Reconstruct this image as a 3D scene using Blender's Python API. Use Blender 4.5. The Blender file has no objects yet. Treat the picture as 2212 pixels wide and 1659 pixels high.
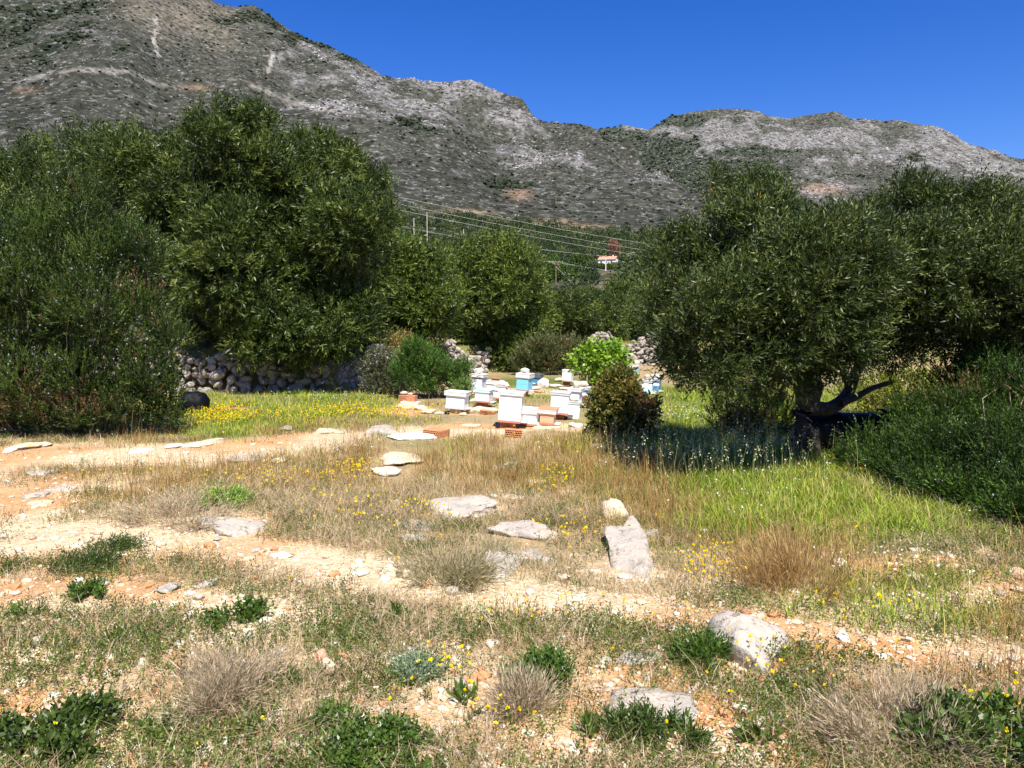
import bpy, bmesh, math, random
import numpy as np
from mathutils import Vector, Matrix

# ------------------------------------------------------------------ camera, sky, sun, exposure
SC = bpy.context.scene
COL = SC.collection
R = math.radians
FPX, CX, CY, HOR, EYE = 780.0, 512.0, 384.0, 333.0, 1.6
PITCH = math.atan((CY - HOR) / FPX)

cam_d = bpy.data.cameras.new("camera")
cam_d.sensor_width = 36.0
cam_d.lens = FPX / 1024.0 * 36.0
cam_d.clip_start = 0.05
cam_d.clip_end = 20000.0
cam = bpy.data.objects.new("camera", cam_d)
COL.objects.link(cam)
cam.location = (0, 0, EYE)
cam.rotation_euler = (R(90) - PITCH, 0, 0)
SC.camera = cam

SUN_EL, SUN_AZ = 55.0, 14.0          # behind the camera, a little to its right
world = bpy.data.worlds.new("World")
SC.world = world
world.use_nodes = True
wn = world.node_tree
wn.nodes.clear()
sky = wn.nodes.new("ShaderNodeTexSky")
sky.sky_type = 'NISHITA'
sky.sun_disc = False
sky.sun_elevation = R(SUN_EL)
sky.sun_rotation = R(180 - SUN_AZ)
sky.altitude = 600
sky.air_density = 1.0
sky.dust_density = 0.15
sky.ozone_density = 4.0
hsv = wn.nodes.new("ShaderNodeHueSaturation")
hsv.inputs['Saturation'].default_value = 1.36
hsv.inputs['Hue'].default_value = 0.521
bg = wn.nodes.new("ShaderNodeBackground")
bg.inputs['Strength'].default_value = 0.084
wo = wn.nodes.new("ShaderNodeOutputWorld")
wn.links.new(sky.outputs[0], hsv.inputs['Color'])
wn.links.new(hsv.outputs[0], bg.inputs[0])
wn.links.new(bg.outputs[0], wo.inputs[0])

sd = bpy.data.lights.new("sun", 'SUN')
sd.energy = 4.6
sd.angle = R(0.5)
sd.color = (1.0, 0.94, 0.82)
sun = bpy.data.objects.new("sun", sd)
COL.objects.link(sun)
SVEC = Vector((math.sin(R(SUN_AZ)) * math.cos(R(SUN_EL)), -math.cos(R(SUN_AZ)) * math.cos(R(SUN_EL)), math.sin(R(SUN_EL))))
sun.rotation_euler = SVEC.to_track_quat('Z', 'Y').to_euler()
sun.location = SVEC * 60

SC.view_settings.view_transform = 'Standard'
SC.view_settings.look = 'None'
SC.view_settings.gamma = 1.0
SC.view_settings.exposure = 1.02
SC.cycles.max_bounces = 6
SC.cycles.transparent_max_bounces = 4

rng = np.random.default_rng(11)
random.seed(5)

# ------------------------------------------------------------------ numeric helpers
def fade(t): return t * t * (3 - 2 * t)

_PERM = np.random.default_rng(3).random(65536)
def vnoise(x, y, seed=0):
    xi = np.floor(x).astype(np.int64); yi = np.floor(y).astype(np.int64)
    fx = fade(x - xi); fy = fade(y - yi)
    def h(a, b): return _PERM[((a * 73856093) ^ (b * 19349663) ^ (seed * 83492791 + 12345)) & 65535]
    return (h(xi, yi) * (1 - fx) + h(xi + 1, yi) * fx) * (1 - fy) + (h(xi, yi + 1) * (1 - fx) + h(xi + 1, yi + 1) * fx) * fy

def fbm(x, y, seed=0, octs=4, gain=0.5):
    a, s, n = 1.0, 0.0, 0.0
    for o in range(octs):
        s = s + a * vnoise(x * 2 ** o + 17.3 * o, y * 2 ** o - 9.1 * o, seed + o); n += a; a *= gain
    return s / n                                     # 0..1

def smooth(a, b, x):
    t = np.clip((x - a) / (b - a), 0, 1)
    return t * t * (3 - 2 * t)

def unit(v): return v / np.maximum(np.linalg.norm(v, axis=-1, keepdims=True), 1e-9)

CP, SP = math.cos(PITCH), math.sin(PITCH)
def ray(px, py):
    a = (np.asarray(px, float) - CX) / FPX; b = (CY - np.asarray(py, float)) / FPX
    return a, CP + b * SP, -SP + b * CP              # world x, y, z of the ray
def tan_of(px, py):
    x, y, z = ray(px, py)
    return np.arctan2(x, y), z / np.hypot(x, y)
def proj(x, y, z):
    dz = z - EYE
    d = y * CP - dz * SP
    return CX + FPX * x / d, CY - FPX * (y * SP + dz * CP) / d
K = 1024 / 2212.0                                    # survey units (a 2212 wide print of the photo) to frame units

# ------------------------------------------------------------------ the lie of the land
WX = np.array([-60, -12, -8.6, -5.0, -4.2, -3.4, -1.8, 2, 6, 60.0])
WY = np.array([19, 20, 20.4, 21.3, 23.5, 26.5, 31, 35, 37, 40.0])
def wall_y(x): return np.interp(x, WX, WY)
def h_near(x, y):
    x = np.asarray(x, float); y = np.asarray(y, float)
    z = (fbm(x * 0.35, y * 0.35, 1, 3) - 0.5) * 0.14 + (fbm(x * 2.2, y * 2.2, 7, 3) - 0.5) * 0.035
    d = y - wall_y(x)
    z = z + 1.1 * smooth(-0.05, 0.55, d)
    return z
def near_z(x, y): return float(h_near(np.array([x]), np.array([y]))[0])
def G(px, py):
    """the spot on the ground that the photo shows at a point"""
    rx, ry, rz = (float(v) for v in ray(px, py))
    z = 0.0
    for _ in range(6):
        t = (z - EYE) / rz
        z = 0.5 * z + 0.5 * near_z(rx * t, ry * t)
    t = (z - EYE) / rz
    return rx * t, ry * t, near_z(rx * t, ry * t)
def GK(u, v): return G(u * K, v * K)

def crest(pts):
    p = np.array(pts, float) * K
    th, t = tan_of(p[:, 0], p[:, 1])
    o = np.argsort(th)
    return th[o], t[o]
A_TH, A_T = crest([(-500, -60), (0, -110), (250, -120), (350, -90), (480, 2), (560, 30), (700, 82), (850, 150), (960, 180), (1060, 198), (1135, 212),
                   (1165, 238), (1230, 268), (1300, 287), (1350, 320), (1420, 362), (1480, 408), (1530, 440), (1600, 490), (1800, 520), (2400, 540)])
B_TH, B_T = crest([(-500, 420), (700, 420), (1100, 320), (1240, 285), (1290, 279), (1340, 277), (1400, 281), (1450, 254), (1500, 243), (1550, 239), (1640, 241), (1700, 254),
                   (1750, 246), (1800, 240), (1840, 261), (1900, 265), (1960, 266), (2020, 280), (2100, 312), (2212, 352), (2500, 450)])
C_TH, C_T = crest([(-500, 210), (0, 178), (150, 152), (280, 158), (350, 192), (450, 182), (520, 182), (600, 217), (700, 242), (850, 268), (980, 310), (1100, 380), (1250, 440), (2400, 545)])
F_TH, F_T = crest([(-500, 440), (840, 452), (1000, 468), (1100, 480), (1250, 495), (1400, 503), (1800, 520), (2500, 530)])

def h_far(x, y):
    r = np.hypot(x, y); th = np.arctan2(x, y)
    tA = np.interp(th, A_TH, A_T); tB = np.interp(th, B_TH, B_T); tC = np.interp(th, C_TH, C_T); tF = np.interp(th, F_TH, F_T)
    pxn = np.tan(np.clip(th, -1.2, 1.2)) * FPX + CX
    rA = np.interp(pxn, [0, 250, 520, 600, 713, 1024], [2000, 1950, 1750, 1450, 900, 820])
    rC = np.interp(pxn, [0, 300, 500, 560, 1024], [1050, 1050, 1000, 840, 760])
    tC = np.minimum(tC, tA - 0.01)
    low = np.interp(r, [60, 90, 120, 260, 300, 370, 450], [-0.008, 0.012, 0.030, 0.066, 0.0745, 0.085, 0.096])
    def seg(a, b, ta, tb, p=1.0):
        s = np.clip((r - a) / (b - a), 0, 1) ** p
        return ta + (tb - ta) * s
    t = np.where(r < 450, low, seg(450, 700, 0.096, tF))
    t = np.where(r > 700, seg(700, rC, tF, tC, 0.85), t)
    sh = rC * 1.07
    t = np.where(r > rC, seg(rC, sh, tC, tC - 0.004), t)
    t = np.where(r > sh, seg(sh, rA, tC - 0.004, tA, 0.9), t)
    zA = EYE + t * r
    zc = EYE + tA * rA
    zA = np.where(r > rA, zc - 0.5 * (r - rA), zA)
    zB = EYE + r * np.interp(r, [60, 1400, 1900, 5000], [-0.05, 0.03, 0.10, 0.10])
    fB = np.clip((r - 1900) / 1300, 0, 1)
    zB = np.where(r > 1900, EYE + r * (0.10 + (tB - 0.10) * fB ** 0.8), zB)
    zB = np.where(r > 3200, EYE + 3200 * tB - 0.45 * (r - 3200), zB)
    z = np.maximum(np.maximum(zA, zB), EYE + r * 0.02 - 60)
    side = 1 - smooth(R(52), R(80), np.abs(th))
    amp = smooth(600, 1300, r) * (1.0 - 0.35 * smooth(2000, 3000, r))
    rid = 1 - np.abs(2 * fbm(x / 330.0, y / 330.0, 21, 3) - 1)
    z = z + amp * ((rid - 0.72) * 62 + (fbm(x / 95.0, y / 95.0, 31, 4) - 0.5) * 34)
    z = z + smooth(60, 140, r) * (fbm(x / 30.0, y / 30.0, 41, 3) - 0.5) * 3
    flat = 1.1 + (fbm(x / 30.0, y / 30.0, 41, 3) - 0.5) * 1.0
    z = flat + (z - flat) * side
    w = smooth(52, 66, r)
    return h_near(x, y) * (1 - w) + z * w
def land(x, y):
    x = np.asarray(x, float); y = np.asarray(y, float)
    r = np.hypot(x, y)
    return np.where(r < 52, h_near(x, y), h_far(x, y))

# ------------------------------------------------------------------ mesh helpers
def mesh_np(name, V, F, mat, col=None, parent=None, smooth_faces=False, attrs=None):
    V = np.asarray(V, np.float32).reshape(-1, 3); F = np.asarray(F, np.int32)
    me = bpy.data.meshes.new(name)
    k = F.shape[1]
    me.vertices.add(len(V)); me.vertices.foreach_set("co", V.ravel())
    me.loops.add(F.size); me.loops.foreach_set("vertex_index", F.ravel())
    me.polygons.add(len(F))
    me.polygons.foreach_set("loop_start", np.arange(0, F.size, k, dtype=np.int32))
    me.polygons.foreach_set("use_smooth", np.full(len(F), smooth_faces))
    if col is not None:
        c = np.ones((len(V), 4), np.float32); c[:, :3] = col
        a = me.attributes.new("Col", 'FLOAT_COLOR', 'POINT'); a.data.foreach_set("color", c.ravel())
    for n, arr in (attrs or {}).items():
        a = me.attributes.new(n, 'FLOAT', 'POINT'); a.data.foreach_set("value", np.asarray(arr, np.float32))
    me.update(calc_edges=True)
    if mat: me.materials.append(mat)
    o = bpy.data.objects.new(name, me); COL.objects.link(o)
    if parent: o.parent = parent
    return o

def obj_bm(name, bm, mat, parent=None, smooth_faces=False):
    me = bpy.data.meshes.new(name); bm.to_mesh(me); bm.free()
    for m in (mat if isinstance(mat, (list, tuple)) else [mat]): me.materials.append(m)
    if smooth_faces:
        for p in me.polygons: p.use_smooth = True
    o = bpy.data.objects.new(name, me); COL.objects.link(o)
    if parent: o.parent = parent
    return o

def tag(o, label=None, cat=None, group=None, kind=None):
    if label: o["label"] = label
    if cat: o["category"] = cat
    if group: o["group"] = group
    if kind: o["kind"] = kind
    return o

def empty(name, loc, rz=0.0, ry=0.0, rx=0.0):
    o = bpy.data.objects.new(name, None); COL.objects.link(o)
    o.empty_display_size = 0.1
    o.location = loc; o.rotation_euler = (rx, ry, rz)
    return o

def bm_box(bm, sx, sy, sz, c=(0, 0, 0), bev=0.0, rot=None):
    M = Matrix.Translation(c)
    if rot is not None: M = M @ rot
    M = M @ Matrix.Diagonal((sx, sy, sz, 1))
    g = bmesh.ops.create_cube(bm, size=1.0, matrix=M)
    if bev > 0:
        es = list({e for v in g['verts'] for e in v.link_edges})
        bmesh.ops.bevel(bm, geom=es, offset=bev, segments=2, affect='EDGES', profile=0.6)

def tube_np(pts, rad, n=7):
    P = np.asarray(pts, float); rad = np.broadcast_to(np.asarray(rad, float), (len(P),))
    T = unit(np.gradient(P, axis=0))
    ref = np.where(np.abs(T[:, 2:3]) > 0.9, np.array([[1.0, 0, 0]]), np.array([[0, 0, 1.0]]))
    U = unit(np.cross(T, ref)); W = np.cross(T, U)
    a = np.arange(n) * 2 * math.pi / n
    V = P[:, None] + rad[:, None, None] * (U[:, None] * np.cos(a)[None, :, None] + W[:, None] * np.sin(a)[None, :, None])
    m = len(P); F = []
    for i in range(m - 1):
        for j in range(n):
            F.append((i * n + j, i * n + (j + 1) % n, (i + 1) * n + (j + 1) % n, (i + 1) * n + j))
    return V.reshape(-1, 3), np.array(F)

class Acc:
    def __init__(s): s.V, s.F, s.C, s.n = [], [], [], 0
    def add(s, V, F, C=None):
        V = np.asarray(V).reshape(-1, 3)
        s.V.append(V); s.F.append(np.asarray(F) + s.n); s.n += len(V)
        if C is not None: s.C.append(np.broadcast_to(np.asarray(C, float), (len(V), 3)))
    def obj(s, name, mat, parent=None, smooth_faces=False):
        return mesh_np(name, np.concatenate(s.V), np.concatenate(s.F), mat, np.concatenate(s.C) if s.C else None, parent, smooth_faces)

def perp(D):
    ref = np.where(np.abs(D[..., 2:3]) > 0.9, np.array([1.0, 0, 0]), np.array([0, 0, 1.0]))
    U = unit(np.cross(D, ref)); return U, np.cross(D, U)

def sprigs(P, D, L, n, ll, lw, ang, col, jit=0.25, rng=rng, s0=0.1, fold=0.45):
    """n pointed leaves set round each twig that starts at P and runs along D for L"""
    N = len(P); D = unit(D)
    U, W = perp(D)
    s = np.linspace(s0, 1, n)[None, :] + rng.uniform(-0.05, 0.05, (N, n))
    az = np.arange(n)[None, :] * 2.4 + rng.uniform(0, 6.28, (N, 1)) + rng.normal(0, 0.3, (N, n))
    an = ang + rng.normal(0, 0.25, (N, n))
    an = an * (1.15 - 0.5 * s)
    rad = U[:, None] * np.cos(az)[..., None] + W[:, None] * np.sin(az)[..., None]
    ld = unit(D[:, None] * np.cos(an)[..., None] + rad * np.sin(an)[..., None])
    wd = unit(np.cross(ld, D[:, None] + rng.normal(0, 0.45, (N, n, 3))))
    base = P[:, None] + D[:, None] * (np.asarray(L).reshape(-1, 1) * s)[..., None]
    l = (ll * rng.uniform(0.7, 1.2, (N, n)))[..., None]; w = (lw * rng.uniform(0.75, 1.2, (N, n)))[..., None]
    V = np.stack([base, base + ld * l * fold + wd * w * 0.5, base + ld * l, base + ld * l * fold - wd * w * 0.5], axis=2)
    C = np.asarray(col, float)
    if C.ndim == 1: C = np.broadcast_to(C, (N, 3))
    C = C[:, None] * np.exp(rng.normal(0, jit, (N, n, 1)))
    C = np.repeat(C[:, :, None], 4, axis=2)
    return V.reshape(-1, 3), np.arange(N * n * 4).reshape(-1, 4), C.reshape(-1, 3)

def blades(P, H, lean, wid, col, rng=rng, bend=0.5, tipw=0.25):
    """narrow two-segment blades, one per root"""
    N = len(P)
    a = rng.uniform(0, 6.283, N); o = np.stack([np.cos(a), np.sin(a), np.zeros(N)], 1)
    side = np.stack([-np.sin(a + rng.normal(0, 0.8, N)), np.cos(a), np.zeros(N)], 1); side = unit(side)
    H = np.asarray(H).reshape(-1, 1); lean = np.asarray(lean).reshape(-1, 1); wid = np.asarray(wid).reshape(-1, 1)
    up = np.array([[0, 0, 1.0]])
    mid = P + up * H * 0.55 + o * H * lean * 0.35
    tip = P + up * H * (1 - bend * 0.25 * lean) + o * H * lean
    V = np.stack([P - side * wid * .5, P + side * wid * .5, mid + side * wid * .42, mid - side * wid * .42, tip + side * wid * tipw * .5, tip - side * wid * tipw * .5], 1)
    i = (np.arange(N) * 6)[:, None]
    F = np.concatenate([i + np.array([[0, 1, 2, 3]]), i + np.array([[3, 2, 4, 5]])])
    C = np.repeat(np.broadcast_to(np.asarray(col, float), (N, 3))[:, None], 6, 1)
    return V.reshape(-1, 3), F, C.reshape(-1, 3)

# ------------------------------------------------------------------ materials
def mat_new(name):
    m = bpy.data.materials.new(name); m.use_nodes = True
    nt = m.node_tree
    return m, nt, nt.nodes["Principled BSDF"]
def nd(nt, t, **kw):
    n = nt.nodes.new(t)
    for k, v in kw.items():
        if k in n.inputs: n.inputs[k].default_value = v
        else: setattr(n, k, v)
    return n
def ramp(nt, fac, stops):
    r = nt.nodes.new("ShaderNodeValToRGB")
    e = r.color_ramp.elements
    while len(e) < len(stops): e.new(0.5)
    for i, (p, c) in enumerate(stops):
        e[i].position = p; e[i].color = (*c, 1) if len(c) == 3 else c
    nt.links.new(fac, r.inputs[0]); return r
def mixc(nt, f, a, b, mode='MIX'):
    n = nt.nodes.new("ShaderNodeMix"); n.data_type = 'RGBA'; n.blend_type = mode
    for s, v in ((0, f), (6, a), (7, b)):
        if isinstance(v, (int, float)): n.inputs[s].default_value = v
        elif isinstance(v, tuple): n.inputs[s].default_value = (*v, 1)
        else: nt.links.new(v, n.inputs[s])
    return n.outputs[2]
def coords(nt, scale=1.0, kind='Object'):
    tc = nt.nodes.new("ShaderNodeTexCoord"); mp = nt.nodes.new("ShaderNodeMapping")
    s = scale if isinstance(scale, tuple) else (scale,) * 3
    mp.inputs['Scale'].default_value = s
    nt.links.new(tc.outputs[kind], mp.inputs[0]); return mp.outputs[0]
def noise(nt, vec, scale, detail=4, rough=0.55):
    n = nd(nt, "ShaderNodeTexNoise"); n.inputs['Scale'].default_value = scale; n.inputs['Detail'].default_value = detail
    n.inputs['Roughness'].default_value = rough; nt.links.new(vec, n.inputs['Vector']); return n.outputs[0]
def bump(nt, bs, h, strength, dist):
    b = nt.nodes.new("ShaderNodeBump"); b.inputs['Strength'].default_value = strength; b.inputs['Distance'].default_value = dist
    nt.links.new(h, b.inputs['Height']); nt.links.new(b.outputs[0], bs.inputs['Normal'])

def foliage(name, rough=0.5, trans=0.25, spec=0.4):
    m, nt, bs = mat_new(name)
    a = nd(nt, "ShaderNodeAttribute", attribute_name="Col")
    nt.links.new(a.outputs[0], bs.inputs['Base Color'])
    bs.inputs['Roughness'].default_value = rough
    bs.inputs['Specular IOR Level'].default_value = spec
    if trans > 0:
        tr = nt.nodes.new("ShaderNodeBsdfTranslucent")
        nt.links.new(mixc(nt, 1.0, a.outputs[0], (1.25, 1.3, 0.6), 'MULTIPLY'), tr.inputs[0])
        mx = nt.nodes.new("ShaderNodeMixShader"); mx.inputs[0].default_value = trans
        out = nt.nodes["Material Output"]
        nt.links.new(bs.outputs[0], mx.inputs[1]); nt.links.new(tr.outputs[0], mx.inputs[2]); nt.links.new(mx.outputs[0], out.inputs[0])
    return m

M_OLIVE = foliage("olive leaves", 0.45, 0.18, 0.32)
M_ROSE = foliage("rosemary needles", 0.55, 0.18, 0.3)
M_LEAF = foliage("broad leaves", 0.4, 0.3, 0.5)
M_GRASS = foliage("grass blades", 0.6, 0.3, 0.25)
M_PETAL = foliage("petals", 0.7, 0.25, 0.1)
M_FAR = foliage("distant foliage", 0.7, 0.1, 0.1)

def bark(name, c1, c2):
    m, nt, bs = mat_new(name)
    v = coords(nt, (1, 1, 0.35))
    n = noise(nt, v, 22, 6, 0.65)
    r = ramp(nt, n, [(0.3, c1), (0.7, c2)])
    nt.links.new(r.outputs[0], bs.inputs['Base Color']); bs.inputs['Roughness'].default_value = 0.9
    bump(nt, bs, n, 0.9, 0.03)
    return m
M_BARK = bark("olive bark", (0.016, 0.012, 0.009), (0.075, 0.06, 0.046))
M_TWIG = bark("pale twigs", (0.18, 0.14, 0.10), (0.42, 0.36, 0.29))
M_POLEWOOD = bark("pole timber", (0.10, 0.06, 0.04), (0.24, 0.16, 0.11))

def nd_col(nt, vec):
    n = nd(nt, 'ShaderNodeTexNoise'); n.inputs['Scale'].default_value = 3.0; n.inputs['Detail'].default_value = 4; nt.links.new(vec, n.inputs['Vector']); return n.outputs[1]
def stone_mat(name, base, warm, dark, spot=0.55):
    m, nt, bs = mat_new(name)
    v = coords(nt, 1.0)
    g = nt.nodes.new("ShaderNodeNewGeometry")
    n1 = noise(nt, g.outputs['Position'], 4.5, 6, 0.6)
    n2 = noise(nt, g.outputs['Position'], 38, 5, 0.7)
    n3 = noise(nt, g.outputs['Position'], 13, 4, 0.6)
    c = ramp(nt, n1, [(0.35, base), (0.68, warm)]).outputs[0]
    vc = nd(nt, 'ShaderNodeTexVoronoi', feature='DISTANCE_TO_EDGE'); vc.inputs['Scale'].default_value = 5.0
    wv = mixc(nt, 0.12, g.outputs['Position'], nd_col(nt, g.outputs['Position'])); nt.links.new(wv, vc.inputs['Vector'])
    ck = ramp(nt, vc.outputs[0], [(0.0, (1, 1, 1)), (0.035, (0, 0, 0))]).outputs[0]
    sp = ramp(nt, n2, [(spot, (0, 0, 0)), (spot + 0.12, (1, 1, 1))]).outputs[0]
    li = ramp(nt, n3, [(0.48, (0, 0, 0)), (0.62, (1, 1, 1))]).outputs[0]
    c = mixc(nt, mixc(nt, 1.0, sp, li, 'MULTIPLY'), c, dark)
    c = mixc(nt, mixc(nt, 0.55, (0, 0, 0), mixc(nt, 1.0, ck, li, 'MULTIPLY')), c, dark)
    nt.links.new(c, bs.inputs['Base Color']); bs.inputs['Roughness'].default_value = 0.92
    bs.inputs['Specular IOR Level'].default_value = 0.2
    hh = nt.nodes.new("ShaderNodeMath"); hh.operation = 'ADD'
    nt.links.new(n2, hh.inputs[0]); nt.links.new(n3, hh.inputs[1])
    bump(nt, bs, hh.outputs[0], 0.7, 0.02)
    return m
M_GREY = stone_mat("grey limestone", (0.38, 0.345, 0.305), (0.52, 0.45, 0.37), (0.12, 0.105, 0.09), 0.5)
M_CREAM = stone_mat("cream limestone", (0.56, 0.45, 0.30), (0.64, 0.56, 0.42), (0.32, 0.25, 0.17), 0.6)
M_WHITE = stone_mat("white limestone", (0.70, 0.66, 0.59), (0.78, 0.74, 0.67), (0.5, 0.45, 0.38), 0.66)
M_RED = stone_mat("red stained stone", (0.48, 0.24, 0.13), (0.60, 0.45, 0.34), (0.3, 0.12, 0.06), 0.6)
M_WALL = stone_mat("wall stone", (0.27, 0.25, 0.235), (0.44, 0.38, 0.31), (0.07, 0.066, 0.06), 0.5)

def paint(name, c, wear=(0.5, 0.46, 0.40), amt=0.35, rough=0.55):
    m, nt, bs = mat_new(name)
    g = nt.nodes.new("ShaderNodeNewGeometry")
    n = noise(nt, g.outputs['Position'], 9, 6, 0.7)
    n2 = noise(nt, coords(nt, (1, 1, 6)), 14, 4, 0.6)
    f = ramp(nt, n, [(0.52, (0, 0, 0)), (0.74, (amt, amt, amt))]).outputs[0]
    col = mixc(nt, f, c, wear)
    col = mixc(nt, 0.25, col, mixc(nt, n2, (0.75, 0.75, 0.75), (1.1, 1.1, 1.1)), 'MULTIPLY')
    nt.links.new(col, bs.inputs['Base Color']); bs.inputs['Roughness'].default_value = rough
    bump(nt, bs, n2, 0.25, 0.004)
    return m
PAINT = {
    'white': paint("white paint", (0.80, 0.80, 0.79)), 'cool': paint("cool white paint", (0.74, 0.78, 0.82)),
    'lavender': paint("lavender white paint", (0.66, 0.66, 0.80)),
    'paleblue': paint("pale blue paint", (0.52, 0.74, 0.86)), 'blue': paint("sky blue paint", (0.20, 0.56, 0.74)),
    'deep': paint("deep blue paint", (0.05, 0.22, 0.42)), 'orange': paint("orange paint", (0.72, 0.36, 0.22)),
    'band': paint("orange brown wood", (0.58, 0.27, 0.12)), 'red': paint("red brown paint", (0.46, 0.17, 0.12)),
    'brown': paint("brown wood", (0.36, 0.22, 0.15)), 'tan': paint("tan wood", (0.58, 0.38, 0.2)),
    'lid': paint("weathered white lid", (0.70, 0.69, 0.67), (0.36, 0.32, 0.29), 0.6), 'grey': paint("grey tin lid", (0.52, 0.53, 0.55), (0.3, 0.28, 0.27), 0.5, 0.45),
    'darklid': paint("dark lid", (0.09, 0.09, 0.11), (0.4, 0.4, 0.42), 0.6), 'black': paint("dark gap", (0.02, 0.02, 0.02), (0.03, 0.03, 0.03)),
    'wall': paint("whitewashed wall", (0.8, 0.78, 0.75), (0.6, 0.56, 0.5), 0.2),
}
def clay(name):
    m, nt, bs = mat_new(name)
    g = nt.nodes.new("ShaderNodeNewGeometry")
    n = noise(nt, g.outputs['Position'], 25, 5, 0.6)
    r = ramp(nt, n, [(0.3, (0.46, 0.17, 0.075)), (0.7, (0.62, 0.29, 0.15))])
    nt.links.new(r.outputs[0], bs.inputs['Base Color']); bs.inputs['Roughness'].default_value = 0.85
    bump(nt, bs, n, 0.3, 0.003); return m
M_CLAY = clay("fired clay")
def tiles():
    m, nt, bs = mat_new("roof tiles")
    w = nd(nt, "ShaderNodeTexWave"); w.inputs['Scale'].default_value = 3.0; w.inputs['Distortion'].default_value = 1.0
    nt.links.new(coords(nt, 1.0), w.inputs[0])
    r = ramp(nt, w.outputs[0], [(0.2, (0.42, 0.17, 0.10)), (0.8, (0.62, 0.30, 0.19))])
    nt.links.new(r.outputs[0], bs.inputs['Base Color']); bs.inputs['Roughness'].default_value = 0.85; return m
M_TILES = tiles()
def plastic(name, c, rough, spec=0.5):
    m, nt, bs = mat_new(name); bs.inputs['Specular IOR Level'].default_value = spec
    g = nt.nodes.new("ShaderNodeNewGeometry")
    n = noise(nt, g.outputs['Position'], 6, 5, 0.7)
    r = ramp(nt, n, [(0.35, c), (0.75, tuple(v * 1.9 + 0.001 for v in c))])
    nt.links.new(r.outputs[0], bs.inputs['Base Color']); bs.inputs['Roughness'].default_value = rough
    bump(nt, bs, n, 0.15, 0.02); return m
M_BLACK = plastic("black plastic", (0.004, 0.0045, 0.006), 0.5, 0.2)
M_FILM = plastic("black film", (0.002, 0.002, 0.004), 0.6, 0.12)
M_CABLE = plastic("aluminium cable", (0.55, 0.55, 0.56), 0.5)
M_CONC = stone_mat("pale concrete", (0.60, 0.55, 0.46), (0.68, 0.61, 0.50), (0.4, 0.36, 0.3), 0.62)
M_GLASS = plastic("window glass", (0.03, 0.04, 0.05), 0.1)

# ------------------------------------------------------------------ where the photo shows bare earth and which growth (survey units)
def band(u, v, pts, hw):
    p = np.array(pts, float)
    vy = np.interp(u, p[:, 0], p[:, 1]); hw = np.interp(u, [p[0, 0], p[-1, 0]], hw) if isinstance(hw, tuple) else hw
    inside = smooth(p[0, 0] - 60, p[0, 0] + 60, u) * (1 - smooth(p[-1, 0] - 60, p[-1, 0] + 60, u))
    return np.exp(-((v - vy) / hw) ** 2) * inside
def ells(u, v, L):
    w = np.zeros_like(u)
    for cx, cy, rx, ry, a in L:
        w = np.maximum(w, a * np.exp(-(((u - cx) / rx) ** 2 + ((v - cy) / ry) ** 2)))
    return w
def bare_at(u, v):
    b = band(u, v, [(-900, 985), (0, 985), (300, 985), (480, 978), (640, 962), (760, 948)], 26)
    b = np.maximum(b, band(u, v, [(-900, 1190), (0, 1180), (200, 1165), (420, 1165), (600, 1205), (800, 1240), (1000, 1270), (1200, 1300), (1400, 1325), (1650, 1362), (1850, 1388), (2100, 1430), (2900, 1500)], (62, 22)))
    b = np.maximum(b, 0.95 * band(u, v, [(-900, 1300), (0, 1290), (300, 1290), (500, 1310), (680, 1330)], 40))
    b = np.maximum(b, ells(u, v, [(40, 1090, 190, 110, .95), (420, 1370, 240, 45, .65), (150, 1530, 190, 60, .85), (60, 1430, 120, 55, .75), (-300, 1300, 400, 260, .8),
        (820, 1575, 190, 32, .85), (980, 1535, 120, 30, .8), (640, 1630, 90, 40, .7), (1500, 1570, 210, 95, 1.), (1340, 1480, 130, 50, .85), (1230, 1600, 120, 60, .85), (1620, 1640, 200, 50, .8),
        (1850, 1490, 120, 36, .7), (1480, 1420, 110, 30, .8), (1820, 1135, 130, 24, .6), (1980, 1220, 160, 26, .7), (2150, 1290, 160, 35, .7), (1900, 1240, 130, 25, .5),
        (980, 930, 190, 14, .75), (760, 940, 130, 10, .6), (1150, 920, 110, 8, .6), (1130, 845, 150, 9, .55), (900, 890, 120, 12, .4), (1250, 925, 100, 10, .5),
        (480, 1140, 110, 45, .9), (640, 1330, 160, 30, .7), (1020, 1095, 90, 20, .6)]))
    b = np.maximum(b, (0.30 + 0.12 * smooth(1250, 1500, v)) * smooth(1120, 1260, v))
    b = np.maximum(b, 0.40 * smooth(520, 250, u) * smooth(960, 1000, v))
    return b
TALLDRY = [(1000, 985, 260, 45, 1.), (1330, 1010, 110, 70, 1.), (1420, 1090, 110, 75, 1.), (1240, 970, 130, 40, .7), (740, 955, 130, 35, .8), (400, 1010, 160, 45, .9), (300, 1050, 110, 30, .6), (1740, 1230, 110, 60, 1.),
           (1560, 1170, 90, 40, .5), (2180, 1440, 140, 110, .8), (1100, 1000, 200, 70, .6), (600, 1010, 140, 40, .6), (1080, 1330, 70, 50, .35)]
GREEN = [(1500, 900, 260, 60, 1.), (1500, 960, 200, 60, 1.), (1620, 1060, 190, 80, 1.), (1750, 1120, 120, 60, .9), (1280, 960, 90, 30, .7), (600, 890, 250, 30, .8), (700, 865, 160, 20, 1.), (470, 900, 90, 50, .9), (1900, 1150, 160, 40, .6),
         (1640, 880, 250, 60, .9), (2000, 1320, 160, 50, .7), (1800, 1330, 120, 40, .4), (930, 960, 90, 16, .5), (900, 905, 110, 14, .4), (1600, 1010, 250, 40, 1.), (1150, 826, 190, 14, 1.2), (1100, 860, 180, 12, .5), (1640, 1120, 160, 50, .9), (1500, 860, 150, 30, 1.)]
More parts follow.
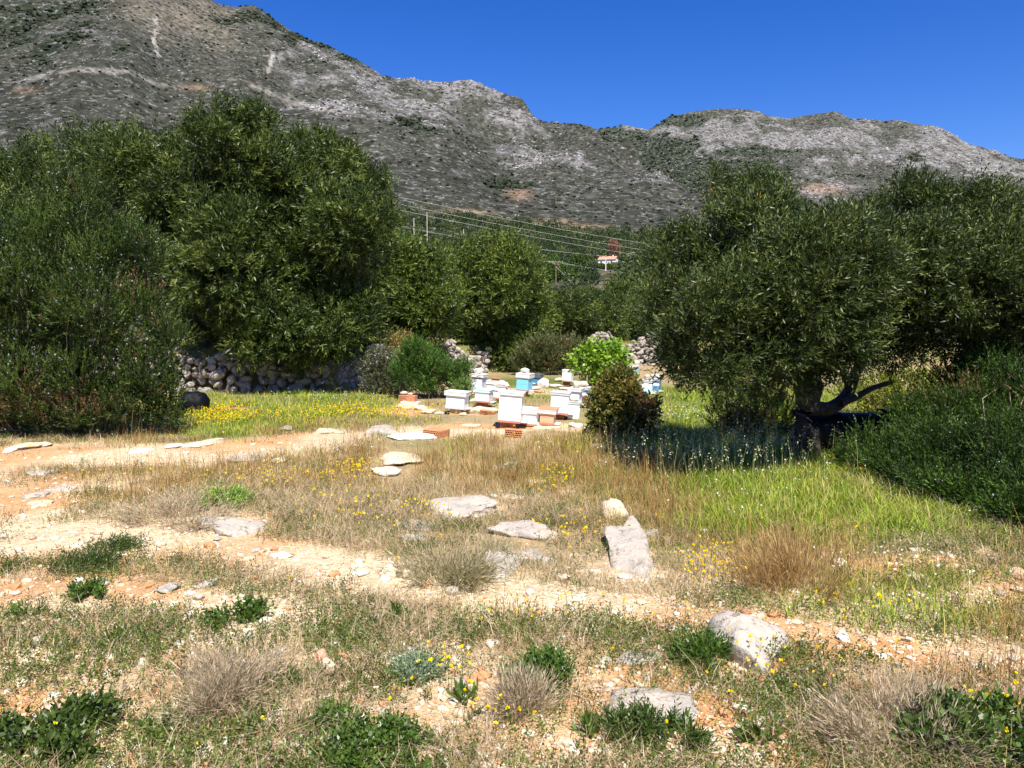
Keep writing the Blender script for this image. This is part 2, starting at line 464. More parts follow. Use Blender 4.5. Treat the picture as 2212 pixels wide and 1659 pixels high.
STRAW = [(800, 1090, 330, 70, .9), (1100, 1200, 260, 80, 1.), (380, 1110, 120, 40, .9), (750, 1200, 140, 30, .9), (480, 1480, 130, 70, .8), (1130, 1500, 80, 60, .7), (1330, 1250, 230, 50, 1.), (1100, 1310, 170, 40, .8), (1000, 1400, 150, 60, .6),
         (1950, 1560, 200, 80, .8), (2050, 1480, 150, 60, .5), (1460, 1290, 130, 30, .8), (640, 1050, 180, 40, .7), (1020, 1620, 90, 50, .6), (200, 1100, 90, 30, .4)]
HERB = [(150, 1200, 140, 45, 1.), (200, 1400, 170, 50, .8), (560, 1420, 200, 60, .8), (700, 1370, 190, 45, .9), (1000, 1350, 160, 35, .6), (1480, 1350, 170, 40, .9), (1640, 1420, 130, 60, .9), (1700, 1520, 90, 120, .9), (1830, 1420, 180, 50, .9),
        (450, 1560, 190, 40, .6), (850, 1460, 180, 50, .8), (1200, 1340, 120, 30, .5), (950, 1560, 60, 30, .4), (2100, 1350, 110, 60, .7), (430, 1080, 100, 20, .5), (330, 1360, 130, 25, .5)]
def weights(u, v):
    return [ells(u, v, TALLDRY), ells(u, v, GREEN), ells(u, v, STRAW) + 0.12, ells(u, v, HERB) + 0.10]

# ------------------------------------------------------------------ ground and hills
def polar(r, th):
    RR, TT = np.meshgrid(r, th, indexing='ij')
    x = RR * np.sin(TT); y = RR * np.cos(TT)
    n, m = RR.shape
    i = np.arange(n - 1)[:, None] * m + np.arange(m - 1)[None, :]
    F = np.stack([i, i + 1, i + m + 1, i + m], -1).reshape(-1, 4)[:, ::-1]
    return x, y, F
th_in = np.linspace(R(-44), R(44), 520)
th_all = np.concatenate([np.linspace(R(-180), R(-44), 60)[:-1], th_in, np.linspace(R(44), R(180), 60)[1:]])
r_near = np.concatenate([[0.02, 0.3, 0.6, 1.0, 1.4], np.geomspace(1.8, 64, 330)])
gx, gy, gF = polar(r_near, th_all)
gz = h_far(gx, gy) * (np.hypot(gx, gy) >= 52) + h_near(gx, gy) * (np.hypot(gx, gy) < 52)
gu, gv = proj(gx, np.maximum(gy, 0.8), np.minimum(gz, 1.2))
gu /= K; gv /= K
front = gy > 1.0
nz = fbm(gx * 1.3, gy * 1.3, 51, 4)
nz2 = fbm(gx * 5.0, gy * 5.0, 55, 3)
bare = np.where(front, bare_at(gu, gv), 0.6)
bare = smooth(0.20, 0.52, bare + (nz - 0.5) * 0.55 + (nz2 - 0.5) * 0.3)
red = smooth(0.45, 0.72, fbm(gx * 0.8, gy * 0.8, 61, 4) + np.where(gv > 1380, 0.12, 0) + np.where((gu > 1650) & (gv > 1080), 0.2, 0) + np.where((gu < 400) & (gv > 1150), 0.08, 0))
grn = np.where(front, ells(gu, gv, GREEN), 0.3)
grn = np.where(gy > wall_y(gx), 0.7, grn)
def L3(a, b, t): return a + (b - a) * t[..., None]
soil = L3(np.array([0.64, 0.51, 0.335]), np.array([0.54, 0.29, 0.12]), red * np.where(gv > 1380, 1.0, .85))
lit = L3(np.array([0.40, 0.30, 0.165]), np.array([0.13, 0.16, 0.035]), np.clip(grn, 0, 1))
gc = L3(lit, soil, bare) * (0.85 + 0.3 * nz2[..., None])

def ground_mat():
    m, nt, bs = mat_new("stony earth")
    a = nd(nt, "ShaderNodeAttribute", attribute_name="Col")
    b = nd(nt, "ShaderNodeAttribute", attribute_name="bare")
    g = nt.nodes.new("ShaderNodeNewGeometry")
    n = noise(nt, g.outputs['Position'], 16, 8, 0.72)
    vo = nd(nt, "ShaderNodeTexVoronoi"); vo.inputs['Scale'].default_value = 26; nt.links.new(g.outputs['Position'], vo.inputs['Vector'])
    vo2 = nd(nt, "ShaderNodeTexVoronoi"); vo2.inputs['Scale'].default_value = 60; nt.links.new(g.outputs['Position'], vo2.inputs['Vector'])
    peb = ramp(nt, vo.outputs['Distance'], [(0.18, (1, 1, 1)), (0.36, (0, 0, 0))]).outputs[0]
    peb2 = ramp(nt, vo2.outputs['Distance'], [(0.22, (1, 1, 1)), (0.42, (0, 0, 0))]).outputs[0]
    pick = ramp(nt, noise(nt, g.outputs['Position'], 7, 3), [(0.46, (0, 0, 0)), (0.6, (1, 1, 1))]).outputs[0]
    pm = mixc(nt, 1.0, mixc(nt, 1.0, peb, pick, 'MULTIPLY'), b.outputs[2], 'MULTIPLY')
    pc = mixc(nt, vo.outputs['Color'], (0.52, 0.40, 0.27), (0.74, 0.66, 0.54))
    c = mixc(nt, 1.0, a.outputs[0], ramp(nt, n, [(0.3, (0.62, 0.58, 0.54)), (0.62, (1.12, 1.12, 1.12))]).outputs[0], 'MULTIPLY')
    c = mixc(nt, mixc(nt, 0.55, (0, 0, 0), pm), c, pc)
    c = mixc(nt, mixc(nt, 0.3, (0, 0, 0), mixc(nt, 1.0, peb2, b.outputs[2], 'MULTIPLY')), c, (0.70, 0.56, 0.38))
    nt.links.new(c, bs.inputs['Base Color']); bs.inputs['Roughness'].default_value = 0.95; bs.inputs['Specular IOR Level'].default_value = 0.15
    h = mixc(nt, 0.5, n, mixc(nt, 0.5, pm, peb2))
    bump(nt, bs, h, 1.0, 0.03)
    return m
ground = mesh_np("ground", np.stack([gx, gy, gz], -1).reshape(-1, 3), gF, ground_mat(), gc.reshape(-1, 3), smooth_faces=True, attrs={"bare": bare.ravel()})
tag(ground, "stony sandy clearing with bare orange soil and dry grass", "ground", kind="structure")

r_far = np.concatenate([np.geomspace(62, 600, 120), np.linspace(606, 2150, 300), np.linspace(2160, 3400, 170), np.linspace(3450, 6000, 20)])
th_far = np.concatenate([np.linspace(R(-180), R(-44), 40)[:-1], np.linspace(R(-44), R(44), 640), np.linspace(R(44), R(180), 40)[1:]])
fx, fy, fF = polar(r_far, th_far)
fz = h_far(fx, fy)
fr = np.hypot(fx, fy)
fu, fv = proj(fx, np.maximum(fy, 30), fz); fu /= K; fv /= K
slope = np.hypot(*np.gradient(fz, axis=(0, 1))) / 10
n1 = fbm(fx / 180, fy / 180, 71, 5); n2 = fbm(fx / 45, fy / 45, 75, 4); n3 = fbm(fx / 14, fy / 14, 79, 3)
A_side = fr < np.interp(np.tan(np.clip(np.arctan2(fx, fy), -1.2, 1.2)) * FPX + CX, [0, 250, 520, 600, 713, 1024], [2080, 2030, 1800, 1500, 960, 900])
crag = np.where(A_side, ells(fu, fv, [(1000, 190, 260, 60, .9), (760, 160, 180, 70, .75), (900, 230, 150, 40, .8), (640, 120, 70, 60, .6), (1200, 300, 130, 50, .4), (1130, 240, 110, 40, .8), (1200, 345, 90, 50, .7), (700, 225, 170, 25, .6)]),
                ells(fu, fv, [(1500, 300, 260, 50, .8), (1750, 290, 260, 50, .9), (2000, 320, 250, 60, .9), (1650, 262, 200, 25, .9), (1480, 355, 60, 30, .9), (1780, 400, 80, 30, .7), (2150, 370, 150, 40, .8)]))
vegp = np.where(A_side, ells(fu, fv, [(680, 85, 200, 22, .8), (780, 125, 150, 20, .7), (560, 40, 100, 25, .7), (80, 60, 260, 120, .75), (950, 285, 130, 22, .7), (860, 265, 110, 15, .7), (1090, 395, 60, 25, .7), (1150, 330, 60, 18, .5), (730, 185, 60, 25, .6), (480, 60, 120, 40, .3)]),
                ells(fu, fv, [(1430, 330, 80, 50, .95), (1440, 375, 70, 40, .95), (1370, 305, 60, 30, .9), (1560, 370, 150, 35, .9), (1470, 260, 110, 14, .9), (1650, 380, 160, 30, .7), (1350, 300, 70, 30, .8), (1500, 400, 110, 30, .9), (1600, 330, 130, 14, .7), (1950, 345, 90, 12, .5)]))
trackl = np.where(A_side, band(fu, fv, [(40, 178), (150, 150), (280, 154), (345, 186)], 4.5) + band(fu, fv, [(300, 40), (340, 42), (345, 130), (352, 131)], 2) * 0 + 0.9 * band(fu, fv, [(500, 172), (560, 190), (620, 215), (720, 240)], 5), 0)
gul = np.where(A_side & (np.abs(fu - np.interp(fv, [40, 90, 122], [338, 333, 343])) < 4.5) & (fv > 35) & (fv < 122), 1.0, 0)
gul = np.maximum(gul, np.where(A_side & (np.abs(fu - np.interp(fv, [105, 165], [592, 578])) < 4) & (fv > 108) & (fv < 160), .8, 0))
summit = np.where(A_side, ells(fu, fv, [(400, 40, 110, 45, .85), (330, 20, 90, 40, .6), (470, 80, 50, 40, .5)]), 0)
redcut = np.where(A_side, ells(fu, fv, [(1120, 420, 22, 12, .9), (1200, 480, 40, 5, .9), (1000, 458, 60, 5, .8), (1260, 488, 40, 4, .9), (420, 190, 30, 6, .6), (60, 195, 30, 6, .5)]), ells(fu, fv, [(1775, 408, 40, 10, .7)]))
fr_rid = 1 - np.abs(2 * fbm(fx / 330.0, fy / 330.0, 21, 3) - 1); fr2 = fbm(fx / 95.0, fy / 95.0, 31, 4)
ridge2 = 1 - np.abs(2 * fbm(fx / 70.0, fy / 110.0, 91, 4) - 1)
rock = smooth(0.56, 0.74, n1 * 0.22 + n2 * 0.40 + crag * 0.42 + (fr2 - .5) * .5 + (ridge2 - .75) * .5 + .06)
veg = smooth(0.56, 0.70, n1 * 0.25 + n2 * 0.38 + vegp * np.where(A_side, .52, .78) - (fr2 - .5) * .55 - (ridge2 - .75) * .35 + 0.02)
rock = rock * (1 - veg)
dark = smooth(700, -100, fu) * np.where(A_side, 1, 0)  # denser scrub plus lens vignetting, painted as a darker left slope
grassc = L3(np.array([0.080, 0.080, 0.062]), np.array([0.046, 0.049, 0.037]), n2)
rockc = L3(np.array([0.19, 0.18, 0.178]), np.array([0.29, 0.277, 0.268]), n3)
vegc = L3(np.array([0.024, 0.033, 0.022]), np.array([0.038, 0.050, 0.028]), n3)
fc = L3(grassc, np.array([0.20, 0.17, 0.13]), summit)
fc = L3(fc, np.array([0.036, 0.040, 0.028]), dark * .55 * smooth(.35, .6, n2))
fc = L3(fc, rockc, rock * 0.75)
fc = L3(fc, vegc, veg * 0.9)
fc = L3(fc, np.array([0.42, 0.385, 0.345]), np.clip((trackl * 1.1 + gul) * smooth(.3, .6, n3 * .6 + n2 * .4 + .06), 0, 1) * 0.8)
fc = L3(fc, np.array([0.42, 0.27, 0.18]), np.clip(redcut, 0, 1))
low = 1 - smooth(620, 760, fr)
fc = L3(fc, L3(np.array([0.10, 0.115, 0.05]), np.array([0.26, 0.23, 0.12]), smooth(0.5, 0.7, n2)), low)

def hill_mat():
    m, nt, bs = mat_new("limestone mountainside")
    a = nd(nt, "ShaderNodeAttribute", attribute_name="Col")
    k = nd(nt, "ShaderNodeAttribute", attribute_name="rock")
    g = nt.nodes.new("ShaderNodeNewGeometry")
    P = coords(nt, (1, 1, 1.0))
    n1 = noise(nt, P, 0.05, 9, 0.85); n2 = noise(nt, P, 0.11, 7, 0.8)
    vo = nd(nt, "ShaderNodeTexVoronoi"); vo.inputs['Scale'].default_value = 0.095; vo.inputs['Randomness'].default_value = 1; nt.links.new(P, vo.inputs['Vector'])
    stones = ramp(nt, n2, [(0.545, (0, 0, 0)), (0.61, (1, 1, 1))]).outputs[0]
    bush = ramp(nt, vo.outputs['Distance'], [(0.24, (1, 1, 1)), (0.40, (0, 0, 0))]).outputs[0]
    c = mixc(nt, 1.0, a.outputs[0], ramp(nt, n1, [(0.38, (0.3, 0.3, 0.3)), (0.62, (1.75, 1.75, 1.75))]).outputs[0], 'MULTIPLY')
    c = mixc(nt, mixc(nt, 0.8, (0, 0, 0), stones), c, (0.37, 0.36, 0.36))
    n4 = noise(nt, coords(nt, (1, 1, .32)), 0.085, 8, 0.78)
    crev = ramp(nt, n4, [(0.42, (0.22, 0.22, 0.22)), (0.53, (1.15, 1.15, 1.15))]).outputs[0]  # shade in the gaps between crags, painted into the rock colour
    c = mixc(nt, k.outputs[2], c, mixc(nt, 1.0, c, crev, 'MULTIPLY'))
    inv = nt.nodes.new("ShaderNodeMath"); inv.operation = 'SUBTRACT'; inv.inputs[0].default_value = 1.0; nt.links.new(k.outputs[2], inv.inputs[1])
    bsel = mixc(nt, 1.0, bush, inv.outputs[0], 'MULTIPLY')
    c = mixc(nt, mixc(nt, 0.75, (0, 0, 0), bsel), c, (0.032, 0.038, 0.022))
    nt.links.new(c, bs.inputs['Base Color']); bs.inputs['Roughness'].default_value = 0.95; bs.inputs['Specular IOR Level'].default_value = 0.1
    bump(nt, bs, mixc(nt, 0.5, n4, n2), 1.0, 12.0)
    return m
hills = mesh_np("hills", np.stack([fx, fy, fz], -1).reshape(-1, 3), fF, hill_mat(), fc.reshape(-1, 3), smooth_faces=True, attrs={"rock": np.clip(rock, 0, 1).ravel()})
tag(hills, "bare grey limestone mountains above a wooded valley slope", "hills", kind="structure")

# scrub and outcrops that give the mountainsides their grain
def ico(sub):
    bm = bmesh.new(); bmesh.ops.create_icosphere(bm, subdivisions=sub, radius=1.0)
    bm.verts.ensure_lookup_table()
    V = np.array([v.co[:] for v in bm.verts]); F = np.array([[v.index for v in f.verts] for f in bm.faces]); bm.free()
    return V, F
ICO1, ICOF1 = ico(1)
ICO2, ICOF2 = ico(2)
ICO4, ICOF4 = ico(4)
def lumps(name, P, S, col, mat, seed, flat=0.75, jitter=0.3):
    g = np.random.default_rng(seed); N = len(P)
    V = ICO1[None] * (1 + g.normal(0, jitter, (N, len(ICO1), 1)))
    V = V * (S[:, None, None] * np.stack([g.uniform(.8, 1.3, N), g.uniform(.8, 1.3, N), g.uniform(.7, 1.1, N) * flat], 1)[:, None, :])
    a = g.uniform(0, 6.28, N); c, s = np.cos(a)[:, None], np.sin(a)[:, None]
    V = np.stack([V[..., 0] * c - V[..., 1] * s, V[..., 0] * s + V[..., 1] * c, V[..., 2]], -1) + P[:, None]
    F = (ICOF1[None] + (np.arange(N) * len(ICO1))[:, None, None]).reshape(-1, 3)
    C = np.repeat(col[:, None], len(ICO1), 1) * np.exp(g.normal(0, 0.12, (N, len(ICO1), 1)))
    return mesh_np(name, V.reshape(-1, 3), F, mat, C.reshape(-1, 3))
def far_points(n, seed):
    g = np.random.default_rng(seed)
    ii = g.integers(120, 585, n); r = np.interp(ii + g.random(n), np.arange(len(r_far)), r_far); th = g.uniform(R(-40), R(40), n)
    return r * np.sin(th), r * np.cos(th), r, th, g
def lookup(arr, r, th):
    i = np.clip(np.searchsorted(r_far, r), 0, len(r_far) - 1); j = np.clip(np.searchsorted(th_far, th), 0, len(th_far) - 1)
    return arr[i, j]
x, y, r, th, g = far_points(60000, 5)
kv = lookup(veg, r, th); kr = lookup(rock, r, th)
keep = g.random(len(x)) < 0.20 + 0.75 * kv - 0.15 * kr
x, y, r, kv = x[keep], y[keep], r[keep], kv[keep]
S = g.uniform(0.9, 2.3, len(x)) * (0.8 + r / 2600) * (0.85 + 0.5 * kv)
cc = L3(np.array([0.022, 0.030, 0.018]), np.array([0.050, 0.056, 0.030]), g.random(len(x)))
tag(lumps("mountain_scrub", np.stack([x, y, land(x, y) + S * 0.25], -1), S, cc, M_FAR, 6, 0.8), "dark scrub bushes dotted over the grey mountainsides", "scrub", kind="stuff")
x, y, r, th, g = far_points(60000, 8)
kr = lookup(rock, r, th); kv = lookup(veg, r, th)
keep = g.random(len(x)) < (0.10 + 0.85 * kr) * (1 - 0.7 * kv)
x, y, r, kr = x[keep], y[keep], r[keep], kr[keep]
S = g.uniform(0.4, 1.25, len(x)) * (0.7 + r / 2600) * (0.8 + 0.9 * kr)
cc = L3(np.array([0.24, 0.225, 0.215]), np.array([0.42, 0.40, 0.38]), g.random(len(x)))
tag(lumps("mountain_rocks", np.stack([x, y, land(x, y) + S * 0.1], -1), S, cc, M_FAR, 9, 0.8, 0.35), "pale limestone outcrops scattered over the mountainsides", "rocks", kind="stuff")

# ------------------------------------------------------------------ plants built leaf by leaf
def at(u, v, d):
    """a spot d metres away along the view towards a survey point"""
    x, y, z = ray(u * K, v * K)
    return np.array([x * d, y * d, EYE + z * d])
def lobes_of(L, D, dz=1.0):
    out = []
    for l in L:
        d = l[3] if len(l) > 3 else D
        c = at(l[0], l[1], d); r = l[2] * K / FPX * d
        out.append((c, np.array([r, r * dz, r])))
    return out
def sublobes(lobes, g, k=11, size=0.42):
    out = []
    for c, r in lobes:
        out.append((c, r * 0.55))
        for _ in range(k):
            u = unit(g.normal(size=3) + np.array([0, -0.35, 0.25]))
            q = size * g.uniform(0.7, 1.25)
            out.append((c + u * r * (1.04 - q * 0.75), r * q))
    return out
def shell(lobes, n, g, thick=0.14, front=0.65, lump=0.16):
    """points in the outer skin of a union of lobes, with outward directions"""
    C = np.array([l[0] for l in lobes]); Rr = np.array([l[1] for l in lobes])
    w = (Rr[:, 0] ** 2); w = w / w.sum()
    P, D = [], []
    got = 0
    while got < n:
        m = int((n - got) * 2.2) + 500
        k = g.choice(len(lobes), m, p=w)
        u = unit(g.normal(size=(m, 3)))
        u[:, 1] = np.where((u[:, 1] > 0) & (g.random(m) < front - 0.15), -u[:, 1], u[:, 1])
        f = 1 - np.abs(g.normal(0, thick, m))
        f = f * (1 + lump * (np.sin(u[:, 0] * 7 + k * 1.7) * np.sin(u[:, 2] * 6 + k) + 0.6 * np.sin(u[:, 1] * 9 + u[:, 0] * 5 + k * 2.3)))
        p = C[k] + u * Rr[k] * f[:, None]
        ok = np.ones(m, bool)
        for j in range(len(lobes)):
            q = np.linalg.norm((p - C[j]) / Rr[j], axis=1)
            ok &= (q > 0.8) | (k == j)
        P.append(p[ok]); D.append(u[ok]); got += int(ok.sum())
    return np.concatenate(P)[:n], np.concatenate(D)[:n]

def crown_leaves(lobes, nclump, per, nleaf, L, ll, lw, ang, pal, g, up=0.45, spread=0.2, floor=None, thick=0.12, front=0.65, lump=0.16, wild=0.6):
    """clumps of leafy twigs over the crown; pal is (dark, mid, light, fraction of yellowed leaves)"""
    P, D = shell(lobes, nclump, g, thick, front, lump)
    N = nclump * per
    Q = np.repeat(P, per, 0) + g.normal(0, spread, (N, 3)) * np.array([1, 1, 0.75])
    E = np.repeat(D, per, 0) + np.array([0, 0, up]) + g.normal(0, wild, (N, 3))
    if floor is not None:
        ok = Q[:, 2] > floor(Q[:, 0], Q[:, 1]) + 0.03
        Q, E = Q[ok], E[ok]
    t = np.clip(np.repeat(g.beta(1.6, 2.4, nclump), per)[:len(Q)] + g.normal(0, 0.15, len(Q)), 0, 1) if floor is None else np.clip(g.beta(2, 2, len(Q)), 0, 1)
    a, b, c = (np.array(q) for q in pal[:3])
    col = np.where(t[:, None] < .5, a + (b - a) * (t * 2)[:, None], b + (c - b) * (t * 2 - 1)[:, None])
    if len(pal) > 3:
        yl = g.random(len(Q)) < pal[3]
        col[yl] = np.array(pal[4])
    return sprigs(Q, E, L * g.uniform(0.6, 1.25, len(Q)), nleaf, ll, lw, ang, col, 0.22, g)

def limb(p0, p1, r0, r1, g, n=7, wob=0.1):
    p0, p1 = np.asarray(p0, float), np.asarray(p1, float)
    t = np.linspace(0, 1, n)[:, None]
    L = np.linalg.norm(p1 - p0)
    pts = p0 + (p1 - p0) * t + g.normal(0, wob * L * 0.35, (n, 3)) * np.sin(t * math.pi)
    pts[:, 2] += (np.sin(t[:, 0] * math.pi) * 0.06 * L)
    return tube_np(pts, r0 + (r1 - r0) * t[:, 0], 8)

def trunk_mesh(name, base, fork, lobes, r, g, parent, mat=None, nl=12, gnarl=0.12):
    A = Acc()
    base = np.array(base, float); fork = np.array(fork, float)
    t = np.linspace(0, 1, 9)[:, None]
    pts = base + (fork - base) * t; pts[0, 2] -= 0.15
    pts[1:-1, :2] += g.normal(0, r * 0.25, (7, 2))
    V, F = tube_np(pts, r * (1.35 - 0.5 * t[:, 0] + 0.25 * (t[:, 0] > .85)), 14)
    V = V + (fbm(V[:, 0] * 7 + V[:, 1] * 5, V[:, 2] * 4, 5, 3)[:, None] - .5) * gnarl * 2 * r * unit(V - np.repeat(pts, 14, 0))
    A.add(V, F)
    order = g.permutation(len(lobes))[:nl]
    for k in order:
        c = lobes[k][0]
        mid = fork + (c - fork) * 0.55 + g.normal(0, 0.1, 3)
        V, F = limb(fork, mid, r * 0.55, r * 0.28, g); A.add(V, F)
        for _ in range(3):
            e = c + unit(g.normal(size=3)) * lobes[k][1] * 0.75
            V, F = limb(mid, e, r * 0.27, 0.012, g, 6, 0.14); A.add(V, F)
    return A.obj(name, mat or M_BARK, parent, True)

OLIVE = ((0.020, 0.036, 0.007), (0.056, 0.086, 0.015), (0.155, 0.19, 0.038))
OLIVE_COOL = ((0.016, 0.029, 0.006), (0.046, 0.072, 0.014), (0.15, 0.18, 0.05), 0.0008, (0.40, 0.24, 0.02))
OLIVE_WARM = ((0.028, 0.050, 0.008), (0.085, 0.125, 0.018), (0.20, 0.24, 0.042))

def olive(label, L, D, base, fork, r, nclump, per, nleaf, ll, lw, pal, seed, TL=0.28, dz=1.0, nl=12, spread=0.2, up=0.45, group=None, front=0.65):
    g = np.random.default_rng(seed)
    L = [(l[0], l[1], l[2], l[3] + g.normal(0, .012 * l[3])) if len(l) > 3 and nl < 14 else ((l[0], l[1], l[2], l[3] + g.normal(0, .022 * l[3])) if len(l) > 3 else (l[0], l[1], l[2], D * (1 + g.normal(-.01, .045)))) for l in L]
    lobes = lobes_of(L, D, dz)
    o = empty("olive_tree", tuple(base)); tag(o, label, "tree", group)
    off = np.array(base, float)
    lb = [(c - off, q) for c, q in lobes]
    V, F, C = crown_leaves(sublobes(lb, g), nclump, per, nleaf, TL, ll, lw, 0.75, pal, g, up, spread, front=front)
    mesh_np("crown", V, F, M_OLIVE, C, o)
    trunk_mesh("trunk", (0, 0, 0), np.array(fork) - off, lb, r, g, o, nl=nl)
    return o

# the big olive above the dry-stone wall, and the one left of it
b = GK(415, 772); b = (b[0], 21.8, near_z(b[0], 21.8) - .05)
olive("tallest dense olive tree with a peaked crown, leaning over the dry stone wall",
      [(525, 268, 44), (455, 300, 45), (560, 300, 50), (430, 350, 60), (520, 340, 70), (610, 360, 60), (685, 350, 50), (730, 385, 60), (770, 420, 50), (640, 420, 85), (540, 430, 110), (450, 430, 80), (760, 500, 75), (690, 530, 110), (600, 560, 120), (500, 560, 110), (400, 450, 90),
       (750, 600, 80), (690, 690, 80, 20.6), (600, 700, 70, 20.4), (540, 655, 90, 20.6), (460, 640, 80, 20.8), (740, 735, 40, 20.4), (640, 740, 50, 20.2), (560, 745, 35, 20.2), (340, 400, 90), (370, 560, 110), (800, 430, 45), (810, 520, 40), (770, 680, 55, 21)],
      22.0, b, at(430, 650, 22), 0.26, 2100, 15, 9, 0.15, 0.036, OLIVE, 101, TL=0.28, spread=0.155)
b = (-12.9, 23.5, near_z(-12.9, 23.5) - .05)
olive("low spreading olive tree with a rounded top behind the tall flowering bush",
      [(90, 410, 90), (180, 370, 80), (250, 350, 65), (310, 340, 60), (20, 430, 90), (-60, 430, 100), (150, 480, 140), (280, 450, 120), (20, 540, 130), (-150, 460, 130), (210, 318, 35), (300, 560, 110), (-60, 600, 140), (120, 600, 130)],
      24.5, b, at(90, 640, 24.5), 0.25, 1300, 12, 9, 0.15, 0.038, OLIVE, 102, TL=0.34, spread=0.2)

# the near olive on the right
b = GK(1728, 985)
NEAR = [(1600, 462, 66, 9.8), (1655, 462, 56, 10.2), (1500, 560, 66, 9.6), (1445, 575, 42, 9.8), (1610, 560, 115, 9.3), (1465, 665, 66, 9.4), (1560, 700, 115, 8.4), (1700, 640, 120, 8.4), (1462, 740, 42, 9.2), (1520, 785, 48, 8.6),
        (1570, 800, 50, 8.3), (1670, 765, 50, 8.3), (1780, 720, 70, 8.6), (1760, 540, 62, 9.8), (1840, 570, 95, 9.6), (1930, 468, 64, 10.0), (2020, 482, 76, 10.2), (2100, 500, 80, 10.0), (2190, 512, 82, 10.0), (1950, 590, 110, 9.4),
        (2080, 620, 110, 9.6), (2200, 640, 110, 9.6), (2270, 570, 105, 10), (1920, 720, 75, 9.5), (2040, 720, 80, 9.8), (2160, 730, 80, 9.8), (2290, 720, 110, 9.8), (1985, 412, 26, 10.1), (1640, 408, 22, 10), (1560, 405, 20, 9.8),
        (1850, 500, 44, 10.8), (1740, 575, 92, 8.3), (1810, 645, 80, 8.4), (1830, 550, 84, 8.4), (1850, 620, 70, 8.6), (1720, 800, 36, 8.7), (1660, 830, 34, 8.8), (1790, 765, 40, 8.8)]
olive("broad near olive tree with a dark forked trunk and a black barrel under it", NEAR, 9.8, b, at(1740, 815, 10.0), 0.155, 3000, 14, 9, 0.066, 0.0155, OLIVE_COOL, 103, TL=0.17, dz=1.1, nl=14, spread=0.08)
tr = [o for o in bpy.data.objects if o.name.startswith("trunk") and o.parent and "forked trunk" in o.parent["label"]][0]
g = np.random.default_rng(77); A = Acc(); off = np.array(b)
for pts, r0, r1 in [([(1745, 880), (1790, 885), (1815, 870), (1835, 845), (1850, 800)], .10, .07), ([(1815, 872), (1850, 858), (1880, 840), (1925, 825)], .05, .03), ([(1745, 820), (1775, 790), (1790, 740), (1780, 690)], .09, .05),
                    ([(1735, 830), (1725, 780), (1715, 720), (1690, 660)], .10, .05), ([(1835, 840), (1820, 800), (1805, 760)], .045, .03), ([(1850, 800), (1900, 730), (1960, 640), (1990, 560)], .06, .03), ([(1780, 690), (1840, 620), (1870, 540)], .05, .025)]:
    P = np.array([at(u, v, 10.0 + 0.15 * i) for i, (u, v) in enumerate(pts)])
    tt = np.linspace(0, len(P) - 1, 4 * len(P)); P = np.stack([np.interp(tt, np.arange(len(P)), P[:, k]) for k in range(3)], 1)
    P[1:-1] = (P[:-2] + P[1:-1] + P[2:]) / 3
    V, F = tube_np(P - off, np.linspace(r0, r1, len(P)), 9); A.add(V, F)
A.obj("limb", M_BARK, tr.parent, True)

# olives of the grove behind the hives
MID = [("bushy olive tree at the far end of the wall, left of the domed one",
        [(850, 590, 65), (800, 580, 55), (900, 570, 45), (860, 660, 75), (800, 660, 60), (920, 640, 45), (930, 690, 45), (860, 720, 50, 26.5), (940, 580, 30), (800, 720, 40, 26.5)], 28, (-5.6, 28.4), 900, OLIVE_WARM),
       ("domed bright green olive tree in the middle behind the hives",
        [(1075, 560, 46), (1030, 575, 42), (1115, 585, 42), (1070, 620, 88), (1015, 650, 46), (1135, 650, 44), (1110, 690, 70), (1030, 710, 50), (1080, 760, 45, 32), (1130, 730, 42), (1120, 780, 25, 32), (1055, 538, 24)], 34, (-0.9, 34.6), 1200, OLIVE_WARM),
       ("low olive tree right of the domed one, behind the fig bush",
        [(1230, 668, 42), (1280, 680, 36), (1220, 700, 50), (1290, 715, 45), (1250, 740, 45), (1190, 690, 35), (1200, 745, 35), (1320, 700, 30), (1215, 785, 26), (1270, 790, 26), (1170, 785, 20), (1240, 770, 30), (1320, 760, 28)], 40, (4.2, 40.8), 800, OLIVE),
       ("small shadowed olive tree at the left edge of the broad near tree",
        [(1340, 690, 32), (1380, 700, 35), (1350, 730, 35), (1400, 740, 35), (1370, 680, 26), (1420, 700, 40)], 44, (8.2, 45.), 500, OLIVE)]
for i, (lab, L, D, (bx, by), n, pal) in enumerate(MID):
    bz = float(land(np.array([bx]), np.array([by]))[0]) - .05
    olive(lab, L, D, (bx, by, bz), np.array([bx, by, bz + 1.6]), 0.22, n, 11, 8, 0.17, 0.045, pal, 120 + i, TL=0.34, spread=0.22, group="olive trees of the grove behind the hives")

